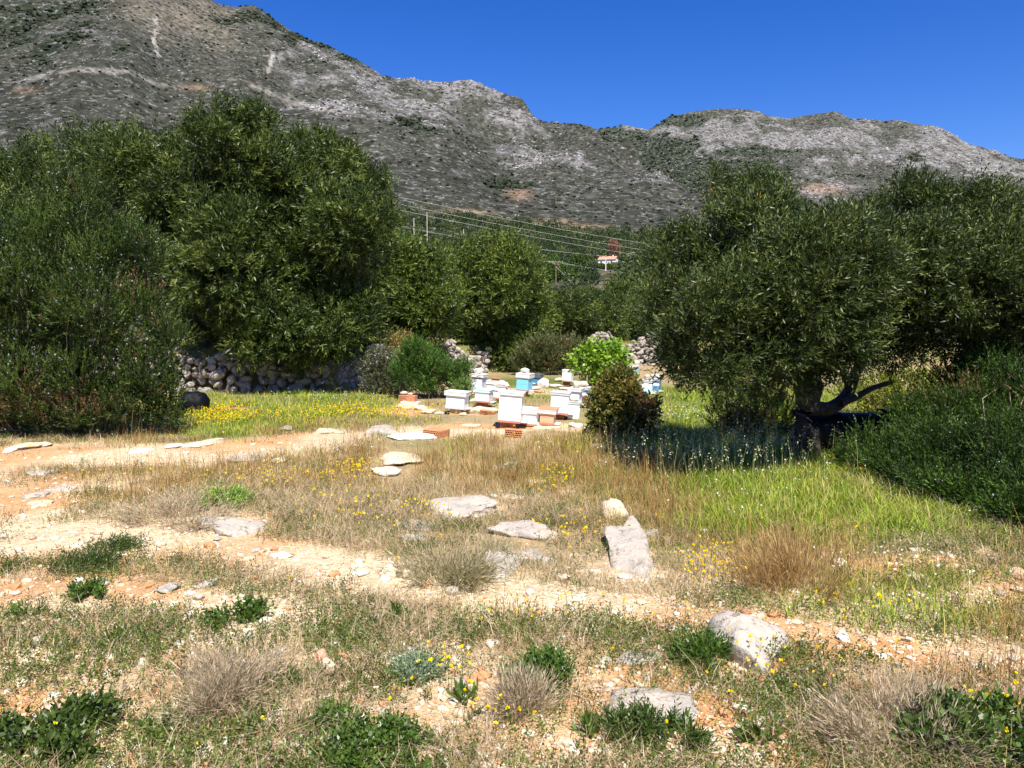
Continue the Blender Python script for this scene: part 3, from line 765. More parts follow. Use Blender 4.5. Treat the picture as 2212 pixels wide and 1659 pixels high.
# rosemary and other bushes
ROSE = ((0.014, 0.027, 0.005), (0.037, 0.066, 0.011), (0.10, 0.15, 0.026))
ROSE_B = ((0.014, 0.026, 0.005), (0.034, 0.070, 0.009), (0.09, 0.17, 0.02))
def bush(name, label, L, D, base, nsprig, nleaf, TL, ll, lw, ang, pal, seed, up=1.2, dz=1.0, flowers=0, clump=0, shrink=.9, fcol=(0.62, 0.66, 0.86), fsize=0.018, twigs=60, mat=None, thick=0.16, cat="shrub", twigr=0.0045, wild=0.45, brown=0.0):
    g = np.random.default_rng(seed)
    off = np.array(base, float)
    lb = [(c - off, q * shrink) for c, q in lobes_of(L, D, dz)]
    o = empty(name, tuple(base)); tag(o, label, cat)
    if clump: lb = sublobes(lb, g, clump, .46)
    P, Dn = shell(lb, nsprig, g, thick, 0.7, 0.14)
    fl = lambda x, y: land(x + off[0], y + off[1]) - off[2]
    zf = fl(P[:, 0], P[:, 1]); P[:, 2] = np.maximum(P[:, 2], zf + g.uniform(0.01, 0.12, len(P)))
    E = Dn * 0.8 + np.array([0, 0, up]) + g.normal(0, wild, P.shape)
    t = np.clip(g.beta(2, 2.2, nsprig) + 0.25 * (fbm(P[:, 0] * 3 + P[:, 1] * 2, P[:, 2] * 3, seed, 3) - .5) * 3, 0, 1)
    a, b_, c = (np.array(q) for q in pal[:3])
    col = np.where(t[:, None] < .5, a + (b_ - a) * (t * 2)[:, None], b_ + (c - b_) * (t * 2 - 1)[:, None])
    if brown: 
        m = fbm(P[:, 0] * 2.2, P[:, 2] * 2.2, seed + 3, 3) + g.normal(0, .1, nsprig) > 1 - brown
        col[m] = np.array([0.17, 0.11, 0.05])
    Ls = TL * g.uniform(0.6, 1.3, nsprig)
    V, F, C = sprigs(P, E, Ls, nleaf, ll, lw, ang, col, 0.22, g)
    mesh_np("foliage", V, F, mat or M_ROSE, C, o)
    A = Acc(); k = g.permutation(nsprig)[:twigs]
    for i in k:
        q = P[i] * g.uniform(0.25, 0.6); q[2] = float(fl(np.array([q[0]]), np.array([q[1]]))[0])
        V, F = limb(q, P[i], twigr * 1.8, twigr * .7, g, 6, 0.12); A.add(V, F)
    A.obj("stems", M_TWIG, o, True)
    if flowers:
        k = g.choice(nsprig, flowers, p=None)
        k = k[fbm(P[k, 0] * 2.0, P[k, 2] * 2.0, seed + 9, 2) > 0.47]
        T = P[k] + unit(E[k]) * (Ls[k] * g.uniform(.5, 1.0, len(k)))[:, None]
        V, F, C = sprigs(T, g.normal(size=T.shape) + np.array([0, -.5, .5]), np.full(len(T), fsize), 5, fsize, fsize * .7, 1.0, np.array(fcol), 0.15, g)
        mesh_np("blossom", V, F, M_PETAL, C, o)
    return o
b = GK(170, 930)
bush("rosemary_bush", "huge dark rosemary bush with pale blue flowers at the edge of the track",
     [(60, 520, 120, 12.6), (180, 500, 100, 12.6), (280, 590, 90, 12.5), (90, 640, 140), (220, 660, 130), (320, 700, 75), (0, 600, 130), (100, 780, 140), (250, 800, 120), (340, 820, 60), (0, 800, 130), (-100, 650, 150), (-100, 820, 150),
      (60, 880, 80), (190, 880, 80), (300, 880, 65), (-60, 890, 90), (370, 740, 35), (140, 440, 45, 12.6), (240, 510, 50, 12.6), (365, 890, 30)], 12.2, b, 15000, 20, 0.26, 0.055, 0.015, 0.6, ROSE, 201, clump=6,
     flowers=2600, fsize=0.017, twigs=220, up=1.3, brown=0.26)
b = GK(2080, 1130)
bush("rosemary_bush", "wide green rosemary bush spreading in front of the black barrel under the near tree",
     [(2080, 850, 60, 9.6), (2160, 850, 75, 9.2), (2210, 900, 90, 8.6), (1985, 910, 50, 9.3), (2080, 930, 85, 8.8), (1960, 985, 65, 8.8), (1870, 985, 40, 9.1), (2060, 1020, 95, 8.0), (2180, 1030, 120, 7.4), (1900, 1050, 50, 8.5), (1980, 1070, 65, 7.9),
      (2090, 1110, 75, 7.2), (2190, 1150, 85, 6.6), (2290, 950, 130, 7.8), (2290, 1120, 120, 6.6), (2010, 1120, 40, 7.4), (1830, 1010, 28, 9.0), (2130, 780, 40, 9.8), (2220, 770, 50, 9.6)], 8.0, b, 15000, 24, 0.25, 0.038, 0.0095, 0.55, ROSE_B, 202, clump=8,
     flowers=900, fsize=0.012, twigs=140, up=0.9, dz=1.2, brown=0.22, twigr=0.003)
# under the near olive: grey brushwood and a rosemary behind
b = GK(1590, 905)
bush("brushwood", "dark shaded bush left of the forked olive trunk", [(1590, 880, 50), (1640, 890, 45), (1560, 910, 30), (1680, 900, 35), (1610, 940, 35, 11.5), (1660, 850, 30)], 12.2, b, 1500, 20, 0.22, 0.04, 0.009, 0.6, ROSE, 203, twigs=120, brown=0.4)
b = GK(1930, 860)
bush("brushwood", "yellow green undergrowth behind the black barrel", [(1900, 850, 40, 15), (1960, 850, 50, 15), (1840, 855, 30, 15.), (2020, 850, 40, 15), (1900, 890, 30, 15)], 15, (b[0], 15.0, near_z(b[0], 15.0)), 1200, 10, 0.2, 0.05, 0.03, 0.8,
     ((0.10, 0.12, 0.02), (0.22, 0.25, 0.03), (0.35, 0.38, 0.06)), 204, mat=M_LEAF, twigs=100)
# bushes in front of the wall
b = GK(960, 850)
bush("rosemary_bush", "fresh green rosemary bush beside the upright hives, half hiding them", [(900, 790, 42), (935, 785, 30), (960, 810, 35), (920, 830, 30), (990, 825, 26), (1000, 850, 16, 18.3), (890, 760, 22), (1005, 800, 14), (870, 820, 25)], 19.0, b, 2600, 16, 0.26, 0.07, 0.016, 0.55,
     ((0.03, 0.06, 0.012), (0.06, 0.125, 0.02), (0.13, 0.23, 0.04)), 205, clump=5, brown=.2, up=1.2, twigs=60)
b = GK(830, 850)
bush("brushwood", "greyish shrub dotted with pale blossom between the wall and the green bush", [(825, 790, 32), (850, 810, 34), (815, 830, 25), (850, 840, 25), (800, 800, 16), (870, 850, 18)], 20.4, b, 1500, 14, 0.24, 0.06, 0.016, 0.7,
     ((0.06, 0.07, 0.035), (0.13, 0.14, 0.07), (0.25, 0.25, 0.16)), 206, flowers=500, fcol=(0.62, 0.56, 0.62), fsize=0.03, twigs=80)
b = GK(830, 760); b = (b[0], 27.5, near_z(b[0], 27.5))
bush("brushwood", "straw brown bramble on the wall top above the greyish shrub", [(820, 745, 28, 24.5), (850, 760, 26, 24.5), (870, 745, 20, 25), (790, 745, 14, 25), (950, 770, 18, 28)], 24.5, (-5.9 + 1.6, 25.4, near_z(-4.3, 25.4)), 800, 10, 0.3, 0.08, 0.03, 0.8,
     ((0.16, 0.13, 0.04), (0.28, 0.22, 0.07), (0.30, 0.30, 0.08)), 207, mat=M_LEAF, twigs=60)
bush("brushwood", "grey green thicket behind the dark blue hive at the foot of the low olive", [(1150, 775, 24), (1175, 765, 26), (1205, 775, 26), (1230, 765, 24), (1190, 795, 22), (1160, 797, 18), (1225, 795, 18), (1130, 790, 16), (1255, 770, 20)], 30.0, (1.55, 29.8, near_z(1.55, 29.8)), 1700, 12, 0.4, 0.12, 0.03, 0.7,
     ((0.04, 0.05, 0.02), (0.10, 0.115, 0.04), (0.2, 0.2, 0.09)), 210, mat=M_LEAF, twigs=70, shrink=1.0, brown=.25)
# fig with bare pale branches
b = GK(1275, 838)
bush("fig_bush", "light green leafy bush with bare pale branches behind the hives", [(1300, 780, 32), (1270, 775, 24), (1330, 790, 24), (1330, 765, 20), (1290, 760, 18), (1250, 790, 18), (1340, 815, 18), (1310, 815, 22)], 22.5, b, 520, 7, 0.3, 0.13, 0.085, 1.0,
     ((0.09, 0.17, 0.012), (0.18, 0.31, 0.025), (0.33, 0.47, 0.06)), 208, up=0.5, shrink=.72, mat=M_LEAF, twigs=70, twigr=0.012, thick=0.3, wild=0.8)
# citrus in front of the hives
b = GK(1335, 948)
bush("citrus_bush", "dark glossy round bush with bronze young leaves in front of the hives", [(1340, 850, 42), (1310, 880, 38), (1370, 890, 38), (1335, 910, 40), (1385, 900, 30), (1300, 910, 25), (1320, 825, 20), (1345, 815, 14), (1400, 885, 16), (1330, 935, 25)], 12.1, b, 1500, 9, 0.15, 0.075, 0.03, 0.95,
     ((0.025, 0.042, 0.008), (0.10, 0.115, 0.018), (0.26, 0.20, 0.05)), 209, up=0.4, mat=M_LEAF, twigs=60, thick=0.28, wild=0.7, brown=0.33)

# ------------------------------------------------------------------ rocks
def rock_verts(seed, facets=9, base=(ICO4, ICOF4), rough=0.08, flat=False):
    g = np.random.default_rng(seed)
    V = base[0].copy()
    if flat: V[:, :2] *= np.where(V[:, 2] < 0, 1 / np.maximum(np.sqrt(np.clip(1 - V[:, 2] ** 2, 0, 1)), .55), 1)[:, None]
    for i in range(4):
        k = g.normal(size=(3, 3)) * (1.3 * 1.9 ** i); ph = g.uniform(0, 6.28, 3)
        V = V * (1 + rough * 0.62 ** i * np.sin(V @ k.T + ph).sum(1, keepdims=True))
    for _ in range(facets):
        n = unit(g.normal(size=3)); d = g.uniform(0.62, 0.92)
        q = V @ n - d
        V = V - np.where(q > 0, q * 0.93, 0)[:, None] * n
    if flat:
        for d0 in (0.42, 0.5, 0.56):
            n = unit(np.array([g.normal(0, .28), g.normal(-.1, .22), 1.0])); q = V @ n - d0
            V = V - np.where(q > 0, q * 0.95, 0)[:, None] * n
        a = np.arctan2(V[:, 1], V[:, 0]); f = 1 + .16 * np.sin(a * 2 + g.uniform(0, 6)) + .12 * np.sin(a * 3 + g.uniform(0, 6)) + .07 * np.sin(a * 7 + g.uniform(0, 6))
        V[:, 0] *= f; V[:, 1] *= f
    for i in range(3):
        k = g.normal(size=(3, 3)) * (7 * 1.9 ** i); ph = g.uniform(0, 6.28, 3)
        V = V * (1 + rough * 0.17 * 0.7 ** i * np.sin(V @ k.T + ph).sum(1, keepdims=True))
    return V
def rock(label, loc, size, rz, mat, seed, sink=0.3, name="rock", cat="rock", group=None, facets=9, fine=True, tilt=0.0, flat=False):
    V = rock_verts(seed, facets, (ICO4, ICOF4) if fine else (ICO2, ICOF2), .08, flat) * np.array(size) * 0.5
    o = mesh_np(name, V, ICOF4 if fine else ICOF2, mat, smooth_faces=True)
    o.location = (loc[0], loc[1], loc[2] + size[2] * (0.5 - sink)); o.rotation_euler = (0, tilt, rz)
    return tag(o, label, cat, group)
# u, v (centre of the visible foot), width, height, depth factor in survey units, material, label
ROCKS = [
    (832, 1028, 66, 30, 1.0, M_WHITE, "bright white loaf shaped boulder beside yellow flowers", 301, .25),
    (858, 1004, 88, 40, 1.0, M_CREAM, "cream coloured boulder directly behind the white loaf shaped boulder", 302, .3),
    (815, 938, 66, 32, 1.1, M_GREY, "rounded grey boulder left of the white slab and lying brick", 303, .3),
    (705, 938, 50, 22, 1.2, M_CREAM, "flat pale rock between tufts, left of the rounded grey boulder", 304, .35),
    (612, 930, 34, 14, 1.2, M_GREY, "small grey stone among yellow flowers below the wall", 305, .3),
    (520, 998, 66, 26, 1.2, M_GREY, "low grey rock half buried at the edge of the dirt track", 306, .35),
    (598, 1000, 30, 18, 1.0, M_WHITE, "small white stone right of the low grey rock on the track edge", 307, .3),
    (1000, 1108, 190, 54, 1.5, M_GREY, "long flat grey rock outcrop topped with dry grass", 308, .45),
    (1130, 1160, 150, 52, 1.3, M_GREY, "sloping grey outcrop in the middle of the dry grass", 309, .4),
    (1155, 1215, 90, 46, 1.1, M_GREY, "pointed grey rock below the sloping outcrop", 310, .4),
    (1085, 1240, 62, 40, 1.3, M_GREY, "smooth grey rock at the lower left end of the outcrop", 311, .35),
    (895, 1145, 110, 34, 1.2, M_GREY, "grey slab left of the long flat outcrop", 312, .4),
    (890, 1170, 46, 26, 1.1, M_GREY, "small grey rock below the grey slab", 313, .4),
    (485, 1155, 150, 56, 1.4, M_GREY, "domed grey rock standing alone in the sandy track", 314, .35),
    (1362, 1235, 90, 120, 1.9, M_GREY, "long smooth grey rock lying along the tall dry grass", 315, .3),
    (1330, 1120, 66, 34, 1.2, M_CREAM, "knobbly cream rock at the upper end of the long smooth rock", 316, .3),
    (1405, 1160, 70, 26, 1.0, M_GREY, "dark edged rock in dry grass right of the knobbly cream rock", 317, .35),
    (1352, 1250, 26, 16, 1.0, M_WHITE, "small white stone at the foot of the long smooth rock", 318, .2),
    (1590, 1412, 140, 70, 1.5, M_GREY, "large slanting grey boulder with lichen in the foreground right of centre", 319, .3),
    (1385, 1430, 110, 36, 1.2, M_GREY, "low grey rock flush with the soil left of the slanting boulder", 320, .4),
    (1400, 1530, 170, 40, 1.9, M_GREY, "broad flat grey slab sunk in the bare gravel patch", 321, .62),
    (690, 1440, 34, 32, 1.0, M_RED, "rust red cobble touching a cream cobble", 322, .22),
    (712, 1464, 32, 34, 1.0, M_CREAM, "pitted cream cobble touching a rust red cobble", 323, .2),
    (50, 970, 46, 28, 1.0, M_CREAM, "cream boulder at the foot of the huge rosemary bush", 324, .25),
    (18, 975, 40, 18, 1.2, M_WHITE, "flat white stone left of the cream boulder by the rosemary", 325, .25),
    (90, 965, 26, 16, 1.0, M_CREAM, "little cream stone right of the cream boulder by the rosemary", 326, .25),
    (430, 965, 70, 26, 1.2, M_CREAM, "cream rock in the row of stones edging the track below the black sack", 327, .3),
    (372, 968, 46, 14, 1.2, M_WHITE, "white flat stone left of the cream rock edging the track", 328, .3),
    (300, 978, 40, 14, 1.2, M_WHITE, "white stone flush with the track under the rosemary", 329, .3),
    (80, 1028, 50, 22, 1.1, M_GREY, "grey stone beside a dry tuft near the left edge of the track", 330, .3),
    (122, 1062, 44, 20, 1.1, M_GREY, "grey stone right of the twin grey stones on the stony ground", 331, .3),
    (72, 1075, 42, 20, 1.1, M_GREY, "grey stone in the cluster at the left side of the stony ground", 332, .3),
    (82, 1092, 52, 18, 1.1, M_CREAM, "brownish flat stone lowest of the cluster on the left", 333, .35),
    (352, 1282, 42, 30, 1.0, M_GREY, "triangular brown grey rock on the sandy patch", 334, .25),
    (180, 1560, 150, 34, 1.8, M_GREY, "flat brown grey slab level with the orange soil at lower left", 335, .66),
    (76, 1398, 24, 20, 1.0, M_GREY, "round grey stone next to a single yellow flower", 336, .2),
    (218, 1522, 30, 18, 1.0, M_WHITE, "white stone right of the flat slab at lower left", 337, .2),
    (113, 1508, 28, 18, 1.0, M_WHITE, "angular white stone above the flat slab at lower left", 338, .2),
    (305, 1450, 24, 24, 1.0, M_CREAM, "yellowish stone in herbs above the grey dry cushion shrub", 339, .2),
    (1700, 1485, 32, 18, 1.0, M_CREAM, "oval pale stone on the reddish soil at right", 340, .25),
    (1750, 1512, 26, 20, 1.0, M_GREY, "dark split grey stone beside herbs at right", 341, .25),
    (1225, 1072, 40, 20, 1.0, M_CREAM, "cream stone behind the yellow flower clump", 342, .3),
    (1110, 1078, 50, 14, 1.3, M_CREAM, "thin cream stone lying in dry grass above the outcrop", 343, .35),
    (1300, 968, 44, 16, 1.1, M_GREY, "dark grey stone in the grass below the glossy round bush", 344, .3),
    (1240, 1300, 46, 20, 1.2, M_CREAM, "cream stone embedded in the sandy wheel track", 345, .35),
    (600, 1205, 48, 18, 1.2, M_WHITE, "white stone at the upper edge of the sandy wheel track", 346, .3),
    (780, 1245, 30, 20, 1.0, M_WHITE, "whitest of the three stones beside the wheel track", 347, .25),
    (838, 1250, 30, 24, 1.0, M_CREAM, "yellowish middle stone of the three beside the wheel track", 348, .25),
    (880, 1252, 26, 22, 1.0, M_CREAM, "rightmost stone of the three beside the wheel track", 349, .25),
    # round the hives
    (1020, 888, 26, 12, 1.1, M_CREAM, "flat cream rock between the low white hive and the flat brick", 350, .3),
    (1034, 893, 52, 30, 1.1, M_CREAM, "big cream rock in front of the brick by the hives", 351, .3),
    (1000, 897, 16, 10, 1.0, M_CREAM, "cream stone under the front corner of the low white hive", 352, .2),
    (1020, 868, 26, 14, 1.0, M_WHITE, "white rock at the entrance side of the low white hive", 353, .2),
    (926, 893, 30, 16, 1.1, M_CREAM, "cream stone in the line of stones left of the low white hive", 354, .3),
    (906, 886, 26, 16, 1.1, M_CREAM, "stone beside the concrete block in the line left of the hives", 355, .3),
    (948, 895, 22, 12, 1.0, M_GREY, "grey stone nearest the low white hive in the stone line", 356, .3),
    (865, 880, 24, 14, 1.0, M_GREY, "grey stone left of the concrete block", 357, .3),
    (1245, 922, 40, 16, 1.1, M_WHITE, "white rock at the foot of the orange hive", 358, .3),
    (1300, 913, 26, 12, 1.1, M_WHITE, "white stone between the small white hive and the glossy bush", 359, .3),
    (1180, 926, 50, 12, 1.2, M_CREAM, "flat cream stone under the orange hive", 360, .3),
    (1175, 839, 24, 20, 1.0, M_WHITE, "tall white stone of the heap beside the blue hive", 361, .2),
    (1155, 842, 22, 14, 1.0, M_WHITE, "left white stone of the heap beside the blue hive", 362, .2),
    (1150, 832, 24, 12, 1.0, M_GREY, "grey stone behind the heap beside the blue hive", 363, .2),
    (1200, 838, 26, 16, 1.0, M_WHITE, "right white stone of the heap beside the blue hive", 364, .2),
    (1210, 824, 24, 16, 1.0, M_CREAM, "cream stone uphill of the heap, left of the fig bush", 365, .2),
    (1128, 822, 26, 20, 1.0, M_RED, "pinkish rock leaning beside the dark blue hive", 366, .2),
    (1226, 842, 30, 10, 1.0, M_WHITE, "flat white stone in front of the far white hive", 367, .2),
    (1016, 922, 44, 10, 1.2, M_CREAM, "low cream rock in the short grass left of the tall white hive", 368, .35),
    (1090, 1010, 60, 18, 1.2, M_GREY, "pale flat stone lost in the brown grass below the lone brick", 369, .45),
    (1160, 1045, 40, 14, 1.2, M_CREAM, "cream pebble sized rock in the brown grass right of centre", 370, .4),
]
LONG = {315: ((1392, 1246), (1332, 1142), .34, .26), 319: ((1672, 1446), (1552, 1362), .40, .34), 311: ((1082, 1250), (1090, 1188), .30, .16), 321: ((1480, 1560), (1330, 1500), .55, .09), 308: ((1055, 1118), (935, 1085), .55, .2)}
for u, v, w, h, df, mat, lab, seed, sink in ROCKS:
    if seed in LONG:
        (u1, v1), (u2, v2), wd_, ht_ = LONG[seed]; p1, p2 = Vector(GK(u1, v1)), Vector(GK(u2, v2)); m_ = (p1 + p2) / 2; d_ = p1 - p2
        rock(lab, m_, (d_.length * 1.08, wd_, ht_ * 1.6), math.atan2(d_.y, d_.x), mat, seed, .5, facets=12, flat=True, tilt=R(7) if seed in (315, 319) else 0)
        continue
    x, y, z = GK(u, v)
    D = y; s = K / FPX * D
    tall = (h > .72 * w and w < 60) or seed in (319, 316)
    hh = h * s * (1.0 if tall else .48)
    dp = w * s * df if tall else min(max(h * s * .62 / (EYE / D), w * s * .5), w * s * (3.0 if seed == 315 else 1.7))
    rock(lab, (x, y + dp * .3, z), (w * s * 1.12, dp, hh / (1 - sink) * 1.15), random.uniform(-.35, .35), mat, seed, sink, facets=10 if h < 40 else 14, tilt=R(14) if seed == 319 else 0, flat=not tall and w > 34)

SLABS = rock("broad bright white stone slab left of the lying brick", (lambda p: (p[0], p[1] + .15, p[2]))(GK(886, 950)), (0.86, 0.5, 0.16), 0.05, M_WHITE, 380, 0.35, "stone_slab", "stone slab", facets=12)

# loose small stones on the bare earth, each one its own
gs = np.random.default_rng(44)
pal_s = [M_CREAM, M_CREAM, M_GREY, M_WHITE, M_RED]
protos = [mesh_np("stone", rock_verts(500 + i, 7, (ICO2, ICOF2)) * 0.5, ICOF2, pal_s[i % 5], smooth_faces=True) for i in range(10)]
cnt = 0
while cnt < 230:
    u, v = gs.uniform(-60, 2270), 955 + 700 * gs.random() ** 1.1
    if gs.random() > bare_at(np.array([u]), np.array([v]))[0] ** 1.3: continue
    x, y, z = GK(u, v)
    s = gs.uniform(0.025, 0.06) * (0.8 + y * 0.06) * (1.6 if gs.random() < .1 else 1)
    p = protos[cnt % 10]
    o = p if cnt < 10 else p.copy()
    if cnt >= 10: COL.objects.link(o)
    o.location = (x, y, z + s * 0.12); o.scale = (s * gs.uniform(1, 1.5), s * gs.uniform(.9, 1.3), s * gs.uniform(.55, .85)); o.rotation_euler = (gs.uniform(-.2, .2), gs.uniform(-.2, .2), gs.uniform(0, 6.28))
    tag(o, "small loose limestone cobble lying on the bare sandy track", "stone", "small loose stones on the bare earth")
    cnt += 1
# gravel
n = 15000
u = gs.uniform(-300, 2500, n); v = 950 + 760 * gs.random(n) ** 0.8
keep = gs.random(n) < bare_at(u, v) * 1.1 + 0.05
u, v = u[keep] * K, v[keep] * K
rx, ry, rz = ray(u, v); t = -EYE / rz
x, y = rx * t, ry * t; z = h_near(x, y)
S = np.exp(gs.normal(math.log(0.009), 0.5, len(x))) * (0.7 + y * 0.09)
cc = L3(np.array([0.52, 0.36, 0.22]), np.array([0.76, 0.68, 0.56]), gs.random(len(x)))
rd = gs.random(len(x)) < .2; cc[rd] = np.array([0.50, 0.26, 0.13])
tag(lumps("gravel", np.stack([x, y, z + S * .2], -1), S, cc, M_FAR, 45, 0.7, 0.2), "sandy gravel scattered over the bare track", "gravel", kind="stuff")

# ------------------------------------------------------------------ grass and flowers
gg = np.random.default_rng(91)
KEEP = [(935, 950, 52, 26), (1108, 952, 42, 24), (1100, 922, 62, 22), (1000, 903, 52, 20), (1045, 897, 45, 24), (1190, 925, 80, 22), (1225, 900, 60, 22), (880, 890, 55, 18), (880, 965, 66, 24), (850, 1015, 70, 35), (1590, 1420, 80, 60), (1362, 1200, 45, 75), (1130, 1150, 70, 30), (1000, 1098, 85, 26), (485, 1150, 75, 32)]
tufts = {k: [] for k in ("tall", "green", "straw", "herb")}
for (v0, v1, n) in ((838, 955, 5600), (955, 1150, 6000), (1150, 1400, 3600), (1400, 1760, 2600)):
    u = gg.uniform(-350, 2560, n); v = gg.uniform(v0, v1, n)
    rx, ry, rz = ray(u * K, v * K); t = -EYE / rz; x, y = rx * t, ry * t
    veg_ok = gg.random(n) > np.clip(bare_at(u, v) * 1.45 - 0.04 + (fbm(x * 1.3, y * 1.3, 51, 4) - .5) * .9, 0, 0.985)
    veg_ok &= (y < wall_y(x) - 0.2)
    for ku, kv_, ka, kb in KEEP: veg_ok &= ((u - ku) / ka) ** 2 + ((v - kv_) / kb) ** 2 > 1
    veg_ok &= ~((v < 938) & (u > 860) & (u < 1290) & (gg.random(n) < .55))
    W = np.array(weights(u, v)) + 1e-4
    W[0] *= 1 - .75 * np.clip(W[1], 0, 1) * (u > 1450); W[2] *= 1 - .8 * np.clip(W[1], 0, 1); W[3] *= 1 - .8 * np.clip(W[1], 0, 1)
    W = W * (0.5 + np.stack([fbm(x * 1.6, y * 1.6, 200 + i, 2) for i in range(4)])) ** 3
    pk = (W / W.sum(0)).cumsum(0); c = (gg.random(n)[None] > pk).sum(0)
    for i, k in enumerate(tufts):
        s = veg_ok & (c == i)
        tufts[k].append(np.stack([x[s], y[s], h_near(x[s], y[s])], 1))
# growth beyond the wall and to the sides
for (xa, xb, ya, yb, n) in ((-16, 16, 20.5, 50, 2600),):
    x = gg.uniform(xa, xb, n); y = gg.uniform(ya, yb, n)
    s = y > wall_y(x) + .3
    tufts["green"].append(np.stack([x[s], y[s], h_near(x[s], y[s])], 1))
    tufts["tall"].append(np.stack([x[s], y[s], h_near(x[s], y[s])], 1)[::3])
def scatter_blades(P, per, spread, H, lean, wid, cols, bend=0.6, tipw=0.25, grow=0.055):
    N = len(P); k = N * per
    dist = np.linalg.norm(P, axis=1)
    Q = np.repeat(P, per, 0); dd = np.repeat(dist, per)
    Q = Q + np.stack([gg.normal(0, spread, k), gg.normal(0, spread, k), np.zeros(k)], 1) * (0.6 + 0.05 * dd)[:, None]
    Q[:, 2] -= 0.01
    ts = np.repeat(gg.random(N), per); t = np.clip(ts + gg.normal(0, .25, k), 0, 1)
    c = np.array(cols[0]) + (np.array(cols[1]) - np.array(cols[0])) * t[:, None]
    hs = np.repeat(gg.uniform(.6, 1.25, N), per)
    return blades(Q, gg.uniform(H[0], H[1], k) * hs, gg.uniform(lean[0], lean[1], k), wid * (0.55 + grow * dd) * gg.uniform(.7, 1.3, k), c * np.exp(gg.normal(0, .18, (k, 1))), gg, bend, tipw)
cat = {k: np.concatenate(v) for k, v in tufts.items()}
def stuff(name, parts, mat, label, category):
    A = Acc()
    for V, F, C in parts: A.add(V, F, C)
    return tag(A.obj(name, mat), label, category, kind="stuff")
stuff("tall_dry_grass", [scatter_blades(cat["tall"], 24, 0.11, (.05, .20), (.2, 1.0), .0042, ((.24, .14, .055), (.50, .35, .15))),
                         scatter_blades(cat["tall"][::3], 9, 0.10, (.16, .40), (.05, .45), .0036, ((.20, .10, .035), (.42, .25, .08)), tipw=.6),
                         scatter_blades(cat["tall"][::2], 12, 0.10, (.05, .16), (.3, 1.0), .0045, ((.13, .17, .03), (.26, .28, .07)))], M_GRASS, "golden brown dry grass standing over the clearing", "dry grass")
stuff("green_grass", [scatter_blades(cat["green"], 30, 0.12, (.03, .15), (.3, 1.2), .0065, ((.10, .18, .010), (.36, .44, .045))),
                      scatter_blades(cat["green"][::3], 10, 0.10, (.06, .24), (.2, .8), .005, ((.36, .30, .09), (.54, .47, .17)))], M_GRASS, "fresh green grass growing toward the near olive tree", "grass")
stuff("matted_dry_grass", [scatter_blades(cat["straw"], 34, 0.085, (.03, .13), (.5, 1.8), .0036, ((.30, .21, .125), (.58, .46, .32))),
                           scatter_blades(cat["straw"][::2], 14, 0.09, (.03, .10), (.3, 1.2), .004, ((.10, .14, .03), (.20, .22, .06)))], M_GRASS, "low matted straw coloured grass over the clearing", "dry grass")
hp = cat["herb"]
def leaflets(P, per, n, TL, ll, lw, cols, spread, up=.5):
    N = len(P); Q = np.repeat(P, per, 0); k = N * per
    dist = np.repeat(np.linalg.norm(P, axis=1), per)
    Q = Q + np.stack([gg.normal(0, spread, k), gg.normal(0, spread, k), gg.uniform(0, .03, k)], 1)
    E = gg.normal(0, .8, (k, 3)); E[:, 2] = np.abs(E[:, 2]) + up
    t = np.clip(np.repeat(gg.random(N), per) + gg.normal(0, .2, k), 0, 1)[:, None]
    c = np.array(cols[0]) + (np.array(cols[1]) - np.array(cols[0])) * t
    return sprigs(Q, E, TL * gg.uniform(.6, 1.3, k), n, ll, lw, .9, c, .25, gg)
V, F, C = leaflets(hp, 16, 6, .06, .019, .008, ((.045, .080, .012), (.14, .195, .032)), .085)
V2, F2, C2 = leaflets(hp[::3], 12, 6, .05, .018, .008, ((.20, .13, .06), (.32, .24, .12)), .1)
stuff("low_herbs", [(V, F, C), (V2, F2, C2), scatter_blades(hp, 14, .10, (.02, .09), (.4, 1.5), .0045, ((.08, .13, .015), (.30, .32, .08)))], M_LEAF, "low dark green herbs creeping between the bare patches", "ground cover")

def flowers(name, label, patches, scatter, fcol, fs, stem, petals, ang):
    U, W = [], []
    for cu, cv, ru, rv, n in patches:
        U.append(gg.normal(cu, ru * .5, n)); W.append(gg.normal(cv, rv * .5, n))
    n = scatter
    if n: U.append(gg.uniform(-50, 2260, n)); W.append(860 + 800 * gg.random(n))
    u = np.concatenate(U); w = np.concatenate(W)
    keep = (gg.random(len(u)) > bare_at(u, w) * .9) & (w > 842)
    rx, ry, rz = ray(u[keep] * K, w[keep] * K); t = -EYE / rz; x, y = rx * t, ry * t
    ok = y < wall_y(x) - .3; x, y = x[ok], y[ok]
    z = h_near(x, y); hh = gg.uniform(stem[0], stem[1], len(x))
    s = fs * (0.75 + .035 * y) * gg.uniform(.75, 1.25, len(x))
    P = np.stack([x, y, z + hh], 1)
    D = gg.normal(0, .35, P.shape) + np.array([0, -.35, 1.])
    V, F, C = sprigs(P, D, s * .25, petals, 1, 1, ang, np.array(fcol), .12, gg, fold=.6)
    V = V.reshape(len(x), -1, 3); V = P[:, None] + (V - P[:, None]) * 1.0
    # petals scaled to the flower
    Vb = V.reshape(len(x), petals, 4, 3); b0 = Vb[:, :, :1]; Vb = b0 + (Vb - b0) * s[:, None, None, None]
    A = Acc(); A.add(Vb.reshape(-1, 3), F, C)
    Vs, Fs, Cs = blades(np.stack([x, y, z], 1), hh, np.full(len(x), .05), np.full(len(x), .003) * (1 + .05 * y), np.array([.09, .13, .03]), gg)
    A.add(Vs, Fs, Cs)
    return tag(A.obj(name, M_PETAL), label, "flowers", kind="stuff")
